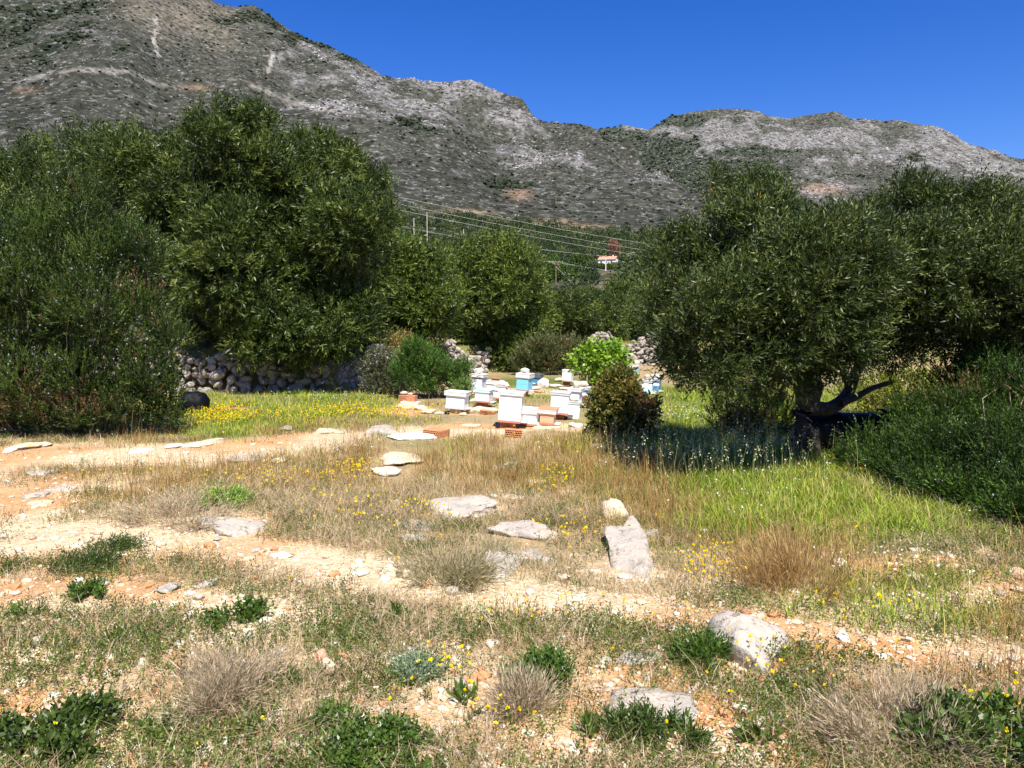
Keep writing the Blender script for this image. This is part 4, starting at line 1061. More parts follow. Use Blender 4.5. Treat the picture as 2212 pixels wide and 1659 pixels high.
flowers("yellow_flowers", "yellow flowers dotted through the grass",
        [(470, 905, 70, 26, 420), (640, 905, 260, 20, 420), (760, 890, 130, 16, 160), (850, 895, 120, 24, 220), (620, 1040, 140, 30, 70), (760, 1020, 70, 16, 90), (1200, 1045, 50, 24, 70), (790, 1110, 150, 40, 60), (1550, 1240, 85, 42, 120), (1230, 1160, 110, 40, 40), (920, 1110, 60, 30, 26),
         (960, 1490, 90, 45, 28), (1600, 1430, 130, 60, 30), (1050, 1580, 100, 30, 14), (2130, 1590, 110, 60, 34), (1880, 1350, 160, 40, 30), (1720, 1500, 90, 70, 14), (1650, 1450, 60, 60, 10), (150, 1030, 60, 10, 10), (500, 1040, 200, 30, 20), (1130, 1340, 140, 40, 14), (1150, 960, 300, 30, 50), (1480, 1345, 60, 30, 12)], 70,
        (.86, .66, .008), .0155, (.05, .15), 6, .75)
flowers("white_daisies", "white daisies dotted through the shaded grass",
        [(1480, 915, 110, 24, 150), (1620, 985, 150, 30, 120), (700, 868, 130, 8, 60), (1950, 1270, 170, 45, 46), (1700, 1040, 130, 35, 40), (1400, 1000, 180, 40, 50), (760, 985, 140, 20, 40), (620, 975, 60, 12, 20), (2000, 1330, 130, 40, 26), (1600, 1100, 160, 60, 30), (1130, 965, 200, 18, 20)], 20,
        (.80, .79, .80), .010, (.08, .22), 7, 1.1)
# oats with pale ears in the shade edge
u = gg.normal(1570, 120, 420); w = gg.normal(1015, 24, 420)
rx, ry, rz = ray(u * K, w * K); t = -EYE / rz; x, y = rx * t, ry * t; z = h_near(x, y)
A = Acc(); hh = gg.uniform(.25, .55, len(x))
V, F, C = blades(np.stack([x, y, z], 1), hh, np.full(len(x), .15), np.full(len(x), .005), np.array([.30, .33, .12]), gg); A.add(V, F, C)
top = V.reshape(-1, 6, 3)[:, 4]
V, F, C = sprigs(top - np.array([0, 0, .09]), np.tile(np.array([[0, 0, 1.]]), (len(x), 1)) + gg.normal(0, .2, top.shape), np.full(len(x), .1), 6, .032, .009, 2.3, np.array([.62, .60, .38]), .1, gg); A.add(V, F, C)
tag(A.obj("wild_oats", M_GRASS), "wild oats with pale hanging ears at the edge of the shade", "grass", kind="stuff")

# distinct low plants of the foreground
def cushion(name, label, u, v, w, h, n, nl, TL, ll, lw, pal, seed, up=.6, mat=M_LEAF, ang=.9, catg="plant", group=None):
    g = np.random.default_rng(seed)
    x, y, z = GK(u, v); s = K / FPX * y
    rx_, rz_ = w * s * .5, max(h * s * .6, .05)
    m = 9
    bc = np.stack([g.normal(0, rx_ * .55, m), g.normal(0, rx_ * .5, m)], 1); br = rx_ * g.uniform(.2, .6, m); bh = rz_ * g.uniform(.2, .75, m)
    k = g.choice(m, n, p=br ** 2 / (br ** 2).sum()); q = np.clip(np.abs(g.normal(0, .55, n)), 0, 1.6); a = g.uniform(0, 6.28, n)
    P = np.stack([bc[k, 0] + np.cos(a) * q * br[k], bc[k, 1] + np.sin(a) * q * br[k], bh[k] * np.clip(1 - q ** 2, 0.03, 1) * g.uniform(.05, .8, n)], 1)
    P[:, 2] += h_near(P[:, 0] + x, P[:, 1] + y) - z
    E = unit(P + np.array([0, 0, .05])) + np.array([0, 0, up]) + g.normal(0, .5, P.shape)
    t = np.clip(g.beta(2, 2, n), 0, 1)[:, None]
    c = np.array(pal[0]) + (np.array(pal[1]) - np.array(pal[0])) * t
    V, F, C = sprigs(P, E, TL * g.uniform(.6, 1.3, n), nl, ll, lw, ang, c, .22, g)
    o = mesh_np(name, V, F, mat, C); o.location = (x, y, z)
    return tag(o, label, catg, group)
GH = ((.028, .055, .010), (.085, .13, .022)); GY = ((.28, .21, .14), (.52, .43, .31)); GB = ((.032, .075, .012), (.11, .18, .025)); GG = ((.16, .22, .13), (.30, .37, .25))
cushion("herb_clump", "dark green leafy herb clump at the bottom left corner", 110, 1625, 230, 110, 900, 8, .09, .026, .017, GH, 601)
cushion("herb_clump", "big clover like green clump at the bottom centre", 780, 1640, 260, 90, 1200, 8, .07, .020, .015, GB, 602)
cushion("herb_clump", "upright green herb clump between the cobbles and the bare gravel", 1200, 1490, 125, 110, 520, 8, .10, .024, .015, GB, 603)
cushion("herb_clump", "dense dark green tuft spreading over the bare gravel patch", 1385, 1590, 120, 90, 700, 9, .08, .024, .006, GH, 604)
cushion("herb_clump", "broad green leafy clump with yellow flowers at the bottom right corner", 2120, 1620, 230, 150, 1200, 8, .11, .028, .018, GB, 605)
cushion("herb_clump", "dark herb clump on the sandy ground near the left edge", 150, 1215, 220, 60, 900, 8, .10, .022, .008, GH, 606)
cushion("herb_clump", "small bright green herb tuft above the sandy patch at left", 185, 1290, 50, 36, 200, 8, .07, .022, .014, GB, 607)
cushion("herb_clump", "bright green fern like clump in front of the tall dry grass", 480, 1095, 70, 36, 300, 9, .14, .03, .012, ((.10, .20, .02), (.24, .38, .05)), 608)
cushion("herb_clump", "green clump hugging the lower left of the slanting boulder", 1510, 1425, 90, 40, 420, 9, .12, .035, .007, GB, 609)
cushion("herb_clump", "grey green feathery herb left of the yellow flowers", 885, 1460, 75, 50, 420, 10, .09, .014, .007, GG, 610)
cushion("herb_clump", "bright green leafy weed in the wheel track at lower left", 515, 1345, 70, 30, 200, 7, .09, .03, .016, GB, 611)
cushion("dry_shrub", "grey dry cushion shrub of tangled twigs at lower left centre", 470, 1520, 220, 110, 1500, 5, .16, .05, .0035, GY, 612, mat=M_GRASS, ang=.6, catg="shrub")
cushion("dry_shrub", "grey brown dry cushion shrub above the bottom centre", 1130, 1540, 90, 80, 800, 5, .13, .045, .0035, GY, 613, mat=M_GRASS, ang=.6, catg="shrub")
cushion("dry_shrub", "pale dry cushion shrub in front of the domed grey rock", 390, 1125, 150, 50, 900, 5, .18, .06, .005, GY, 614, mat=M_GRASS, ang=.6, catg="shrub")
cushion("dry_shrub", "greyish dry shrub at the foot of the outcrop in the middle", 960, 1250, 160, 60, 1200, 5, .17, .06, .005, ((.22, .20, .10), (.44, .38, .25)), 615, mat=M_GRASS, ang=.6, catg="shrub")
cushion("dry_shrub", "dry twiggy shrub at the bottom right beside the leafy clump", 1940, 1590, 190, 90, 1300, 5, .15, .05, .0035, GY, 616, mat=M_GRASS, ang=.6, catg="shrub")
cushion("dry_shrub", "reddish dry grass cushion right of the yellow flower clump", 1730, 1275, 170, 90, 900, 4, .24, .08, .004, ((.26, .15, .06), (.50, .34, .15)), 617, mat=M_GRASS, ang=.3, up=1.4, catg="shrub")
for i, (u, v, w) in enumerate([(1490, 1600, 60), (560, 1570, 60), (730, 1560, 50), (1270, 1590, 40), (940, 1450, 60), (60, 1330, 50), (860, 1340, 40), (1640, 1600, 60), (260, 1390, 60), (1010, 1520, 50), (330, 1600, 60), (610, 1480, 50)]):
    cushion("rosette_weed", "flat green rosette of narrow leaves pressed to the soil", u, v, w, 14, 26, 3, .035, .06, .015, GB, 640 + i, up=.15, ang=.5, group="flat leafy rosettes on the foreground soil")

# ------------------------------------------------------------------ dry stone walls
def stone_wall(label, path, heights, seed, size=0.21):
    g = np.random.default_rng(seed)
    P = np.array(path, float); seg = np.linalg.norm(np.diff(P, axis=0), axis=1); cum = np.concatenate([[0], np.cumsum(seg)])
    V, F, n = [], [], 0
    o = empty("dry_stone_wall", (P[0, 0], P[0, 1], 0)); tag(o, label, "stone wall")
    row = 0; z = 0.0
    while z < max(heights):
        s = g.uniform(0, .2)
        rs = size * (1.25 - .5 * z / max(heights))
        while s < cum[-1]:
            w = rs * g.choice([.55, .8, 1.0, 1.3, 1.9], p=[.2, .25, .25, .2, .1]) * g.uniform(.85, 1.15); h = rs * g.uniform(.6, 1.3)
            H = np.interp(s, cum, heights) * (.9 + .25 * math.sin(s * 2.1 + seed))
            if z < H:
                x = np.interp(s, cum, P[:, 0]); y = np.interp(s, cum, P[:, 1])
                i = min(np.searchsorted(cum, s, side='right') - 1, len(seg) - 1); d = (P[i + 1] - P[i]) / seg[i]
                gz_ = near_z(x - d[1] * -0.3, y - .35)
                q = rock_verts(int(g.integers(1e6)), 15, (ICO2, ICOF2), .11) * np.array([w * .58, .2, h * .60])
                a = math.atan2(d[1], d[0]) + g.normal(0, .2); c, sn = math.cos(a), math.sin(a)
                tl = g.normal(0, .32)
                q = np.stack([q[:, 0] * math.cos(tl) - q[:, 2] * math.sin(tl), q[:, 1], q[:, 0] * math.sin(tl) + q[:, 2] * math.cos(tl)], 1)
                q = np.stack([q[:, 0] * c - q[:, 1] * sn, q[:, 0] * sn + q[:, 1] * c, q[:, 2]], 1)
                q = q + np.array([x - P[0, 0], y - P[0, 1] + z * .18 + g.normal(0, .07), gz_ + z + h * .35 + g.normal(0, .035)])
                V.append(q); F.append(ICOF2 + n); n += len(q)
            s += w * .92
        z += rs * .78
    mesh_np("stonework", np.concatenate(V), np.concatenate(F), M_WALL, None, o, False)
    return o
wp = lambda xs: [(x, wall_y(x) - 0.12) for x in xs]
stone_wall("long dry stone wall of rough grey boulders under the tall olive", wp([-12.5, -8.6, -7.4, -6.2, -5.05]), [1.15, 1.35, 1.25, 1.0, 1.0], 71)
stone_wall("short sunlit dry stone wall end behind the greyish shrub", [(-4.95, 21.6), (-4.25, 23.3), (-3.9, 24.6)], [1.2, 1.2, 1.05], 72)
stone_wall("sunlit broken stone wall between the green rosemary and the grove", wp([-3.0, -1.9, -0.9]), [1.2, 1.0, .7], 73)
stone_wall("pale stone wall seen far behind the light green fig bush", wp([2.8, 4.2, 5.8, 7.5]), [1.1, 1.5, 1.5, 1.1], 74)

# ------------------------------------------------------------------ hollow clay bricks
def brick(label, loc, w, d, h, rz, ry=0.0, rx=0.0, nx=7, nz=5, face='front', group=None, slot=True):
    """a perforated block: holes run from the front face through to the back"""
    bm = bmesh.new()
    t = h * 0.085; tv = w * 0.028
    zs = np.linspace(0, h, nz + 1)
    g = random.Random(int(w * 1000 + loc[0] * 77))
    big = (nx // 2 - (0 if nx % 2 else 0), 1) if slot else None
    # shelves and webs between the holes
    bm_box(bm, w, d, t, (0, 0, h - t / 2), 0.004); bm_box(bm, w, d, t, (0, 0, t / 2), 0.004)
    for k in range(1, nz): bm_box(bm, w - 0.002, d - 0.004, t * .75, (0, 0, zs[k]))
    for k in range(nz):
        off = 0.5 if k % 2 else 0.0
        za, zb = zs[k] + t * .3, zs[k + 1] - t * .3
        for i in range(nx + 1):
            x = -w / 2 + (i + off) * w / nx
            if x > w / 2 - tv * .6: continue
            if x < -w / 2 + tv: x = -w / 2 + tv / 2
            if slot and abs(x) < w * .13 and k in (0, 1) and i not in (0, nx): continue
            bm_box(bm, tv, d - 0.006, zb - za, (x, 0, (za + zb) / 2))
        bm_box(bm, tv * 1.1, d - 0.001, zb - za + t * .4, (-w / 2 + tv * .55, 0, (za + zb) / 2)); bm_box(bm, tv * 1.1, d - 0.001, zb - za + t * .4, (w / 2 - tv * .55, 0, (za + zb) / 2))
    # ribs along the outer sides
    for sx in (-1, 1):
        for k in range(5):
            bm_box(bm, 0.004, d - 0.01, h * .09, (sx * (w / 2 + 0.0015), 0, h * (.14 + .18 * k)))
    bm_box(bm, w - 0.006, 0.004, h - 0.006, (0, d / 2 - 0.012, h / 2))
    o = obj_bm("hollow_brick", bm, M_CLAY)
    o.location = loc; o.rotation_euler = (rx, ry, rz)
    return tag(o, label, "brick", group)

def solid_brick(label, loc, w, d, h, rz, ry=0.0, mat=None):
    bm = bmesh.new(); bm_box(bm, w, d, h, (0, 0, h / 2), 0.006)
    for k in range(5): bm_box(bm, w + .006, d + .006, h * .09, (0, 0, h * (.12 + .19 * k)))
    o = obj_bm("hollow_brick", bm, mat or M_CLAY); o.location = loc; o.rotation_euler = (0, ry, rz)
    return tag(o, label, "brick")

# ------------------------------------------------------------------ the beehives
HTILT = R(4.4)
def hive(label, reg, fr, side, lid, lidtop, lidbot, bot, ground, boxes, lidc='lid', base='red', stand=None, deep=0.44, tilt=HTILT, rimc=None, holes=True, lidstone=None, board=True):
    """reg: scale of the close-up the outline was measured in; boxes: (share of height, paint) from the top down"""
    ox, oy = reg; q = 0.05833
    X = lambda v: ox + v * q
    Y = lambda v: oy + v * q
    pyg = Y(ground)
    rx, ry, rz = ray(X((fr[0] + side) / 2), pyg)
    zg = 0.0
    for _ in range(5):
        t = (zg - EYE) / rz; zg = 0.5 * zg + 0.5 * near_z(rx * t, ry * t)
    D = ry * t; m = q / FPX * D
    wf = (fr[1] - fr[0]) * m; ws = max(side - fr[1], 8) * m
    psi = math.asin(min(.8, ws / deep)); W = wf / math.cos(psi)
    al = math.atan2(rx * t, D)
    sh = (ground - bot) * m                              # height of whatever it stands on
    Hb = (bot - lidbot) * m; Hl = max((lidbot - lidtop) * m - 0.0, .05)
    Hl = min(Hl, .11)
    o = empty("beehive", (rx * t, D + deep * .45, zg + sh), -psi - al, tilt)
    tag(o, label, "beehive", "painted wooden beehives in the clearing")
    bh = 0.035 if base else 0.0
    z = 0.0
    if base:
        bm = bmesh.new(); bm_box(bm, W + .012, deep + .02, bh, (0, 0, bh / 2), .004); obj_bm("base_board", bm, PAINT[base], o)
        z = bh
    if board:
        bm = bmesh.new(); bm_box(bm, .10, deep * .8, .014, (W / 2 + .056, 0, bh * .5), .003); obj_bm("landing_board", bm, PAINT['grey'], o)
    tot = sum(b[0] for b in boxes); zz = Hb + z * 0; top = Hb
    zt = top
    for k, (sharev, c) in enumerate(boxes):
        h = (top - bh) * sharev / tot
        zt2 = zt - h
        gap = .0022
        ex = .004 if c == 'band' else 0
        bm = bmesh.new(); bm_box(bm, W + ex, deep + ex, h - gap, (0, 0, zt2 + (h - gap) / 2), .004)
        if h > .14:
            for s in (-1, 1): bm_box(bm, .09, .006, .024, (0, s * (deep / 2 + .002), zt2 + h * .72), .002)   # hand grips
        bx = obj_bm("hive_box", bm, PAINT[c], o)
        if holes and h > .10:
            bm = bmesh.new(); bmesh.ops.create_cone(bm, cap_ends=True, segments=14, radius1=.014, radius2=.014, depth=.006, matrix=Matrix.Translation((W / 2 + .002, -.02, zt2 + h * .45)) @ Matrix.Rotation(R(90), 4, 'Y'))
            obj_bm("entrance_hole", bm, PAINT['black'], bx)
        zt = zt2
    lw = (lid[1] - lid[0]) * m
    ov = min(.05, max(.018, (lw - wf - ws) / 2 + .01))
    bm = bmesh.new()
    bm_box(bm, W + 2 * ov - .012, deep + 2 * ov - .012, Hl - .012, (0, 0, top + .001 + (Hl - .012) / 2), .004)
    bm_box(bm, W + 2 * ov, deep + 2 * ov, .014, (0, 0, top + Hl - .004), .003)
    lo = obj_bm("lid", bm, PAINT[lidc], o)
    if rimc:
        bm = bmesh.new(); bm_box(bm, W + 2 * ov + .004, deep + 2 * ov + .004, .016, (0, 0, top + Hl + .012), .003); obj_bm("cover_board", bm, PAINT[rimc], lo)
    if stand == 'brick':
        bw = min(.26, W * .68)
        brick(label_stand(label), (rx * t - .03, D + .16, zg - .01), bw, .25, max(sh + .005, .07), -psi - al, tilt * .8, 0, 7, 4)
    if stand == 'block':
        bm = bmesh.new(); bm_box(bm, W * .6, .3, sh + .02, (0, 0, (sh + .02) / 2), .008); b = obj_bm("clay_block", bm, PAINT['tan']); b.location = (rx * t, D + .18, zg - .02); b.rotation_euler = (0, 0, -psi - al)
        tag(b, "plain tan block under the " + label.split(" beehive")[0] + " beehive", "block")
    if stand == 'stones':
        for s, dx in enumerate((-.3, .25)):
            rock("flat stone under the " + ("left" if dx < 0 else "entrance") + " side of the " + label.split(" beehive")[0] + " beehive", (rx * t + dx * W, D + .15, zg - .01), (.3, .34, sh + .06), 0, M_CREAM, 700 + int(X(fr[0])) + s, .1, facets=12)
    topz = zg + sh + (top + Hl + .01 + (.016 if rimc else 0)) * math.cos(tilt)
    cx = rx * t + math.sin(tilt) * (top + Hl); cy = D + deep * .45
    if lidstone:
        for j, (dx, sz, mt, lab) in enumerate(lidstone):
            rock(lab, (cx + dx * W, cy - .02, topz - dx * W * math.sin(tilt) - .004), sz, .3 * j, mt, 800 + int(X(fr[0])) + j, .06, facets=8)
    return cx, cy, topz, W, m
def label_stand(l): return "hollow clay brick carrying the " + l.split(" beehive")[0] + " beehive"
R1, R2, R3 = (477.4, 356.1), (387.1, 356.1), (567.7, 330.3)
hive("tall plain white beehive with red base board, largest of all", R1, (345, 730), 772, (360, 830), 615, 668, 1140, 1245, [(1, 'white'), (.85, 'white')], 'lid', 'red', 'brick')
hive("low white beehive touching the tall plain white one", R1, (772, 1045), 1075, (770, 1118), 905, 988, 1195, 1212, [(1, 'white')], 'lid', 'red', None)
hive("orange beehive with white lid rim", R1, (1072, 1308), 1352, (1050, 1390), 918, 985, 1180, 1222, [(1, 'orange')], 'lid', 'red', 'stones', rimc='band')
hive("tall white over pale blue beehive", R1, (1250, 1552), 1585, (1255, 1608), 620, 668, 1000, 1098, [(1, 'white'), (1, 'paleblue')], 'grey', 'red', 'brick')
hive("small white weathered beehive before a white and blue one", R1, (1555, 1752), 1765, (1568, 1785), 788, 826, 1075, 1085, [(1, 'white'), (1, 'cool')], 'grey', None, None, deep=.36, holes=False, board=False,
     lidstone=[(-.1, (.2, .16, .05), M_CREAM, "flat tan stone on the small white weathered beehive")])
hive("white fronted beehive with blue side", R1, (1570, 1745), 1800, (1512, 1792), 552, 606, 850, 890, [(1, 'white'), (1, 'paleblue')], 'lid', 'grey', 'stones',
     lidstone=[(.0, (.22, .2, .17), M_CREAM, "angular cream stone on the lid of the white and blue hive")])
hive("sky blue two storey beehive", R1, (660, 862), 945, (668, 985), 296, 372, 600, 700, [(.18, 'white'), (1, 'blue'), (1, 'blue')], 'lid', 'brown', 'brick',
     lidstone=[(.0, (.22, .2, .14), M_WHITE, "round white stone on the sky blue hive")])
hive("deep blue beehive with black lid in the shade", R1, (900, 1065), 1115, (903, 1148), 305, 370, 468, 492, [(1, 'deep')], 'darklid', None, 'stones')
hive("white beehive with a wider pale box, farthest by the fig", R1, (1452, 1606), 1650, (1450, 1640), 242, 268, 438, 530, [(1, 'white'), (.6, 'cool')], 'lid', 'red', 'brick')
hive("low square white beehive with metal strip, leftmost in front", R2, (985, 1300), 1385, (972, 1425), 608, 678, 905, 1000, [(.22, 'white'), (1, 'white')], 'lid', 'grey', 'block')
hive("white and lavender beehive with orange band by the rosemary", R2, (1420, 1606), 1692, (1418, 1725), 310, 362, 640, 665, [(.13, 'band'), (1, 'lavender'), (1, 'cool')], 'lid', 'red', 'stones',
     lidstone=[(-.05, (.24, .22, .17), M_WHITE, "white stone on the orange banded lavender hive")])
hive("low white beehive with orange band and pale blue lid", R2, (1492, 1732), 1806, (1500, 1815), 575, 625, 795, 885, [(.2, 'band'), (1, 'cool')], 'paleblue', 'red', 'brick')
c13 = hive("plain white beehive carrying broken bricks on its lid", R2, (1695, 1908), 1982, (1692, 2000), 425, 486, 650, 690, [(.1, 'tan'), (1, 'white')], 'lid', 'tan', 'stones')
hive("white beehive half hidden behind the tallest one", R2, (1815, 1990), 2040, (1808, 2060), 550, 592, 735, 820, [(1, 'white')], 'lid', 'red', 'block',
     lidstone=[(.1, (.34, .3, .17), M_WHITE, "big white stone on the half hidden white hive")])
hive("white over sky blue beehive right of the glossy bush", R3, (1280, 1452), 1478, (1282, 1492), 858, 895, 1075, 1118, [(1, 'white'), (1, 'paleblue')], 'grey', None, 'stones',
     lidstone=[(-.05, (.2, .18, .15), M_CREAM, "cream stone on the white and sky blue hive right of the bush")])
hive("blue grey beehive shaded by the near olive", R3, (1455, 1580), 1620, (1420, 1640), 826, 858, 1040, 1080, [(1, 'cool'), (1, 'deep')], 'grey', None, 'stones',
     lidstone=[(-.2, (.24, .2, .13), M_WHITE, "white stone on the shaded blue grey hive")])
hive("far white beehive below the pale wall", R3, (965, 1105), 1125, (950, 1130), 622, 650, 770, 800, [(1, 'white'), (1, 'cool')], 'lid', 'grey', 'stones')
hive("far light blue beehive next to the far white one", R3, (1122, 1205), 1226, (1112, 1232), 600, 632, 730, 770, [(1, 'paleblue'), (1, 'blue')], 'lid', None, 'stones',
     lidstone=[(.2, (.24, .2, .2), M_CREAM, "cream stone on the far light blue hive")])
hive("small white beehive peeping over the glossy bush", R3, (905, 985), 1005, (893, 1012), 768, 800, 900, 930, [(1, 'cool')], 'grey', None, 'stones', deep=.36)
hive("white and blue beehive hidden by the glossy bush", R3, (1110, 1195), 1215, (1098, 1222), 932, 962, 1080, 1110, [(1, 'white'), (1, 'blue')], 'grey', None, 'stones', deep=.36)
hive("blue and white beehive behind the left edge of the glossy bush", R1, (1765, 1900), 1925, (1700, 1945), 533, 575, 700, 772, [(1, 'paleblue'), (.7, 'cool')], 'grey', 'red', 'block',
     lidstone=[(-.2, (.3, .24, .14), M_CREAM, "yellowish stone on the hive behind the bush's left edge")])
hive("bluish white beehive glimpsed through the green rosemary", R2, (965, 1060), 1090, (960, 1095), 318, 345, 470, 520, [(1, 'cool')], 'lid', None, 'stones')

def P_(reg, X, Y): return G(reg[0] + X * .05833, reg[1] + Y * .05833)
p = P_(R1, 612, 1405); brick("lone hollow brick standing on edge in front of the tallest hive", (p[0], p[1] + .12, p[2] - .01), .265, .19, .135, .03, R(5), 0, 7, 4)
p = P_(R2, 770, 1398); brick("wide hollow brick lying beside the white slab", (p[0] + .05, p[1] + .15, p[2] - .01), .30, .33, .125, -.42, R(3), 0, 8, 4)
p = P_(R2, 1715, 1010); brick("hollow brick lying between the cream rock and the tallest hive", (p[0], p[1] + .13, p[2] - .01), .27, .19, .09, -.35, R(5), 0, 8, 3)
p = P_(R1, 1130, 912); brick("hollow brick in the grass behind the orange hive", (p[0], p[1] + .1, p[2] - .01), .24, .2, .07, -.1, R(2), 0, 7, 2, slot=False)
p = P_(R2, 390, 895)
bm = bmesh.new(); bm_box(bm, .40, .22, .155, (0, 0, .0775), .012); o = obj_bm("concrete_block", bm, M_CONC); o.location = (p[0], p[1] + .11, p[2] - .012); o.rotation_euler = (0, R(2), -.15); tag(o, "pale concrete block under the stacked bricks at the left of the hives", "block")
solid_brick("ribbed clay brick on the pale concrete block", (p[0] + .03, p[1] + .12, p[2] + .145), .19, .17, .13, -.25, R(2))
rock("flat cream stone on top of the ribbed clay brick", (p[0] + .0, p[1] + .12, p[2] + .276), (.15, .14, .06), .2, M_CREAM, 851, .05, facets=12, fine=False)
pb = (p[0] - .17, p[1] + .34, near_z(p[0] - .17, p[1] + .34))
brick("hollow brick tower behind the concrete block", (pb[0], pb[1], pb[2] - .01), .19, .2, .25, -.1, 0, 0, 6, 6, slot=False)
rock("cream stone crowning the hollow brick tower", (pb[0], pb[1], pb[2] + .24), (.19, .17, .10), .5, M_CREAM, 852, .05, fine=False)
brick("broken flat brick on the lid of the plain white hive", (c13[0] + .0, c13[1] - .05, c13[2] + .004), .22, .14, .045, .1, HTILT, 0, 5, 1, slot=False)
brick("second brick fragment on the lid of the plain white hive", (c13[0] - .02, c13[1] + .13, c13[2] + .008), .16, .1, .05, -.3, HTILT, 0, 4, 1, slot=False)
p = P_(R1, 1050, 628); brick("clay brick fragment in the grass by the stone heap", (p[0], p[1], p[2] - .02), .22, .15, .06, .6, R(8), R(10), 5, 1, slot=False)
p = P_(R1, 1210, 512)
bm = bmesh.new(); bm_box(bm, .62, .16, .03, (0, 0, .015), .004); o = obj_bm("plank", bm, PAINT['tan']); o.location = (p[0], p[1] + .1, p[2] + .03); o.rotation_euler = (0, R(3), -.12); tag(o, "tan plank lying on the stones beside the dark blue hive", "plank")

# ------------------------------------------------------------------ black barrel and black sack
b = GK(1862, 988)
o = empty("barrel", (b[0], b[1] + .35, b[2]), R(-12)); tag(o, "big black plastic barrel lying on its side under the near olive", "barrel")
def lathe_x(prof, n=40):
    V = [(x, r * math.cos(a), r * math.sin(a)) for x, r in prof for a in np.arange(n) * 2 * math.pi / n]
    F = [(i * n + j, i * n + (j + 1) % n, (i + 1) * n + (j + 1) % n, (i + 1) * n + j) for i in range(len(prof) - 1) for j in range(n)]
    return np.array(V), np.array(F)
Rb = .27
V, F = lathe_x([(-.62, 0.001), (-.62, Rb * .86), (-.585, Rb * .97), (-.56, Rb * 1.03), (-.53, Rb * 1.03), (-.50, Rb * .985), (-.2, Rb), (-.18, Rb * 1.03), (-.14, Rb * 1.03), (-.12, Rb), (.2, Rb), (.22, Rb * 1.03), (.26, Rb * 1.03), (.28, Rb), (.52, Rb * .985), (.56, Rb * 1.02), (.60, Rb * 1.02), (.63, Rb * .9), (.63, .001)])
mesh_np("shell", V + np.array([0, 0, Rb]), F, M_BLACK, None, o, True)
bm = bmesh.new(); bmesh.ops.create_cone(bm, cap_ends=True, segments=24, radius1=.10, radius2=.09, depth=.07, matrix=Matrix.Translation((.46, 0, 2 * Rb + .02))); obj_bm("cap", bm, M_BLACK, o)
V, F = tube_np([(.30, 0, 2 * Rb - .01), (.32, 0, 2 * Rb + .04), (.38, 0, 2 * Rb + .05), (.42, 0, 2 * Rb + .0)], .014); mesh_np("handle", V, F, M_BLACK, None, o, True)
b = GK(405, 895)
g = np.random.default_rng(17)
V = ICO4.copy(); V[:, 2] = np.where(V[:, 2] < -.55, -.55, V[:, 2])
V *= np.array([.34, .28, .46]) * (1 - .55 * np.clip(V[:, 2:3], 0, 1)) ; V[:, 2] += .22
for i in range(4):
    k = g.normal(size=(3, 3)) * (6 * 1.8 ** i); V = V * (1 + .045 * .7 ** i * np.abs(np.sin(V @ k.T + g.uniform(0, 6, 3))).sum(1, keepdims=True) - .05)
V[:, 0] += .25 * np.clip(.12 - V[:, 2], 0, 1) * (V[:, 0] > 0)
o = mesh_np("plastic_sack", V, ICOF4, M_FILM, smooth_faces=True); o.location = (b[0], b[1] + .25, b[2]); o.rotation_euler = (0, R(8), .4); o.scale = (.86, .8, .98)
tag(o, "crumpled black plastic sack slumped beside the huge rosemary bush", "sack")
bm = bmesh.new(); bm_box(bm, .55, .3, .015, (0, 0, .03), .003, Matrix.Rotation(R(4), 4, 'Y')); o = obj_bm("clay_slab", bm, M_CLAY); o.location = (b[0] + .62, b[1] + .75, near_z(b[0] + .6, b[1] + .7)); tag(o, "flat red brown slab lying behind the black sack", "slab")

# ------------------------------------------------------------------ the wooded slope beyond
def far_tree(kind, label, cat_, px, D, h, w, pal, seed, group=None, cards=700, cs=.5, trunk=True):
    g = np.random.default_rng(seed)
    x = (px - CX) / FPX * D; y = D; z = float(land(np.array([x]), np.array([y]))[0])
    o = empty(kind, (x, y, z - .1)); tag(o, label, cat_, group)
    if kind == "cypress":
        t = g.random(cards) ** .9; rad = w / 2 * np.minimum(1, (1 - t) * 1.9 + .06) * np.minimum(1, .5 + t * 4); a = g.uniform(0, 6.28, cards); rr = np.sqrt(g.uniform(.5, 1, cards))
        P = np.stack([np.cos(a) * rad * rr, np.sin(a) * rad * rr, h * (.06 + .94 * t)], 1); E = np.stack([np.cos(a) * .3, np.sin(a) * .3, np.ones(cards)], 1)
        n_, ang = 2, .3
    else:
        lob = []
        for k in range(9):
            q = unit(g.normal(size=3)); lob.append((np.array([q[0] * w * .28, q[1] * w * .28, h * .62 + q[2] * h * .2]), np.array([w * .24, w * .24, h * .2]) * g.uniform(.8, 1.2)))
        P, E = shell(lob, cards, g, .2, .6, .2); E = E + np.array([0, 0, .4]); n_, ang = 3, .8
    t = g.random(len(P))[:, None]
    c = np.array(pal[0]) + (np.array(pal[1]) - np.array(pal[0])) * t
    V, F, C = sprigs(P, E + g.normal(0, .3, P.shape), np.full(len(P), cs), n_, cs, cs * .45, ang, c, .2, g)
    mesh_np("crown", V, F, M_FAR, C, o)
    A = Acc(); V, F = tube_np([(0, 0, -.2), (g.normal(0, .1), 0, h * .35), (0, 0, h * .75)], [h * .03, h * .022, h * .01], 7); A.add(V, F)
    if kind != "cypress":
        for k in range(4):
            V, F = limb((0, 0, h * .35), lob[k][0], h * .018, h * .006, g, 5, .1); A.add(V, F)
    A.obj("trunk", M_BARK, o, True)
    return o
DK = ((.020, .034, .014), (.050, .072, .026)); MDG = ((.035, .058, .014), (.095, .125, .028)); PN = ((.030, .062, .012), (.085, .135, .024)); RD = ((.20, .09, .06), (.32, .16, .11))
g = np.random.default_rng(31)
spec = []
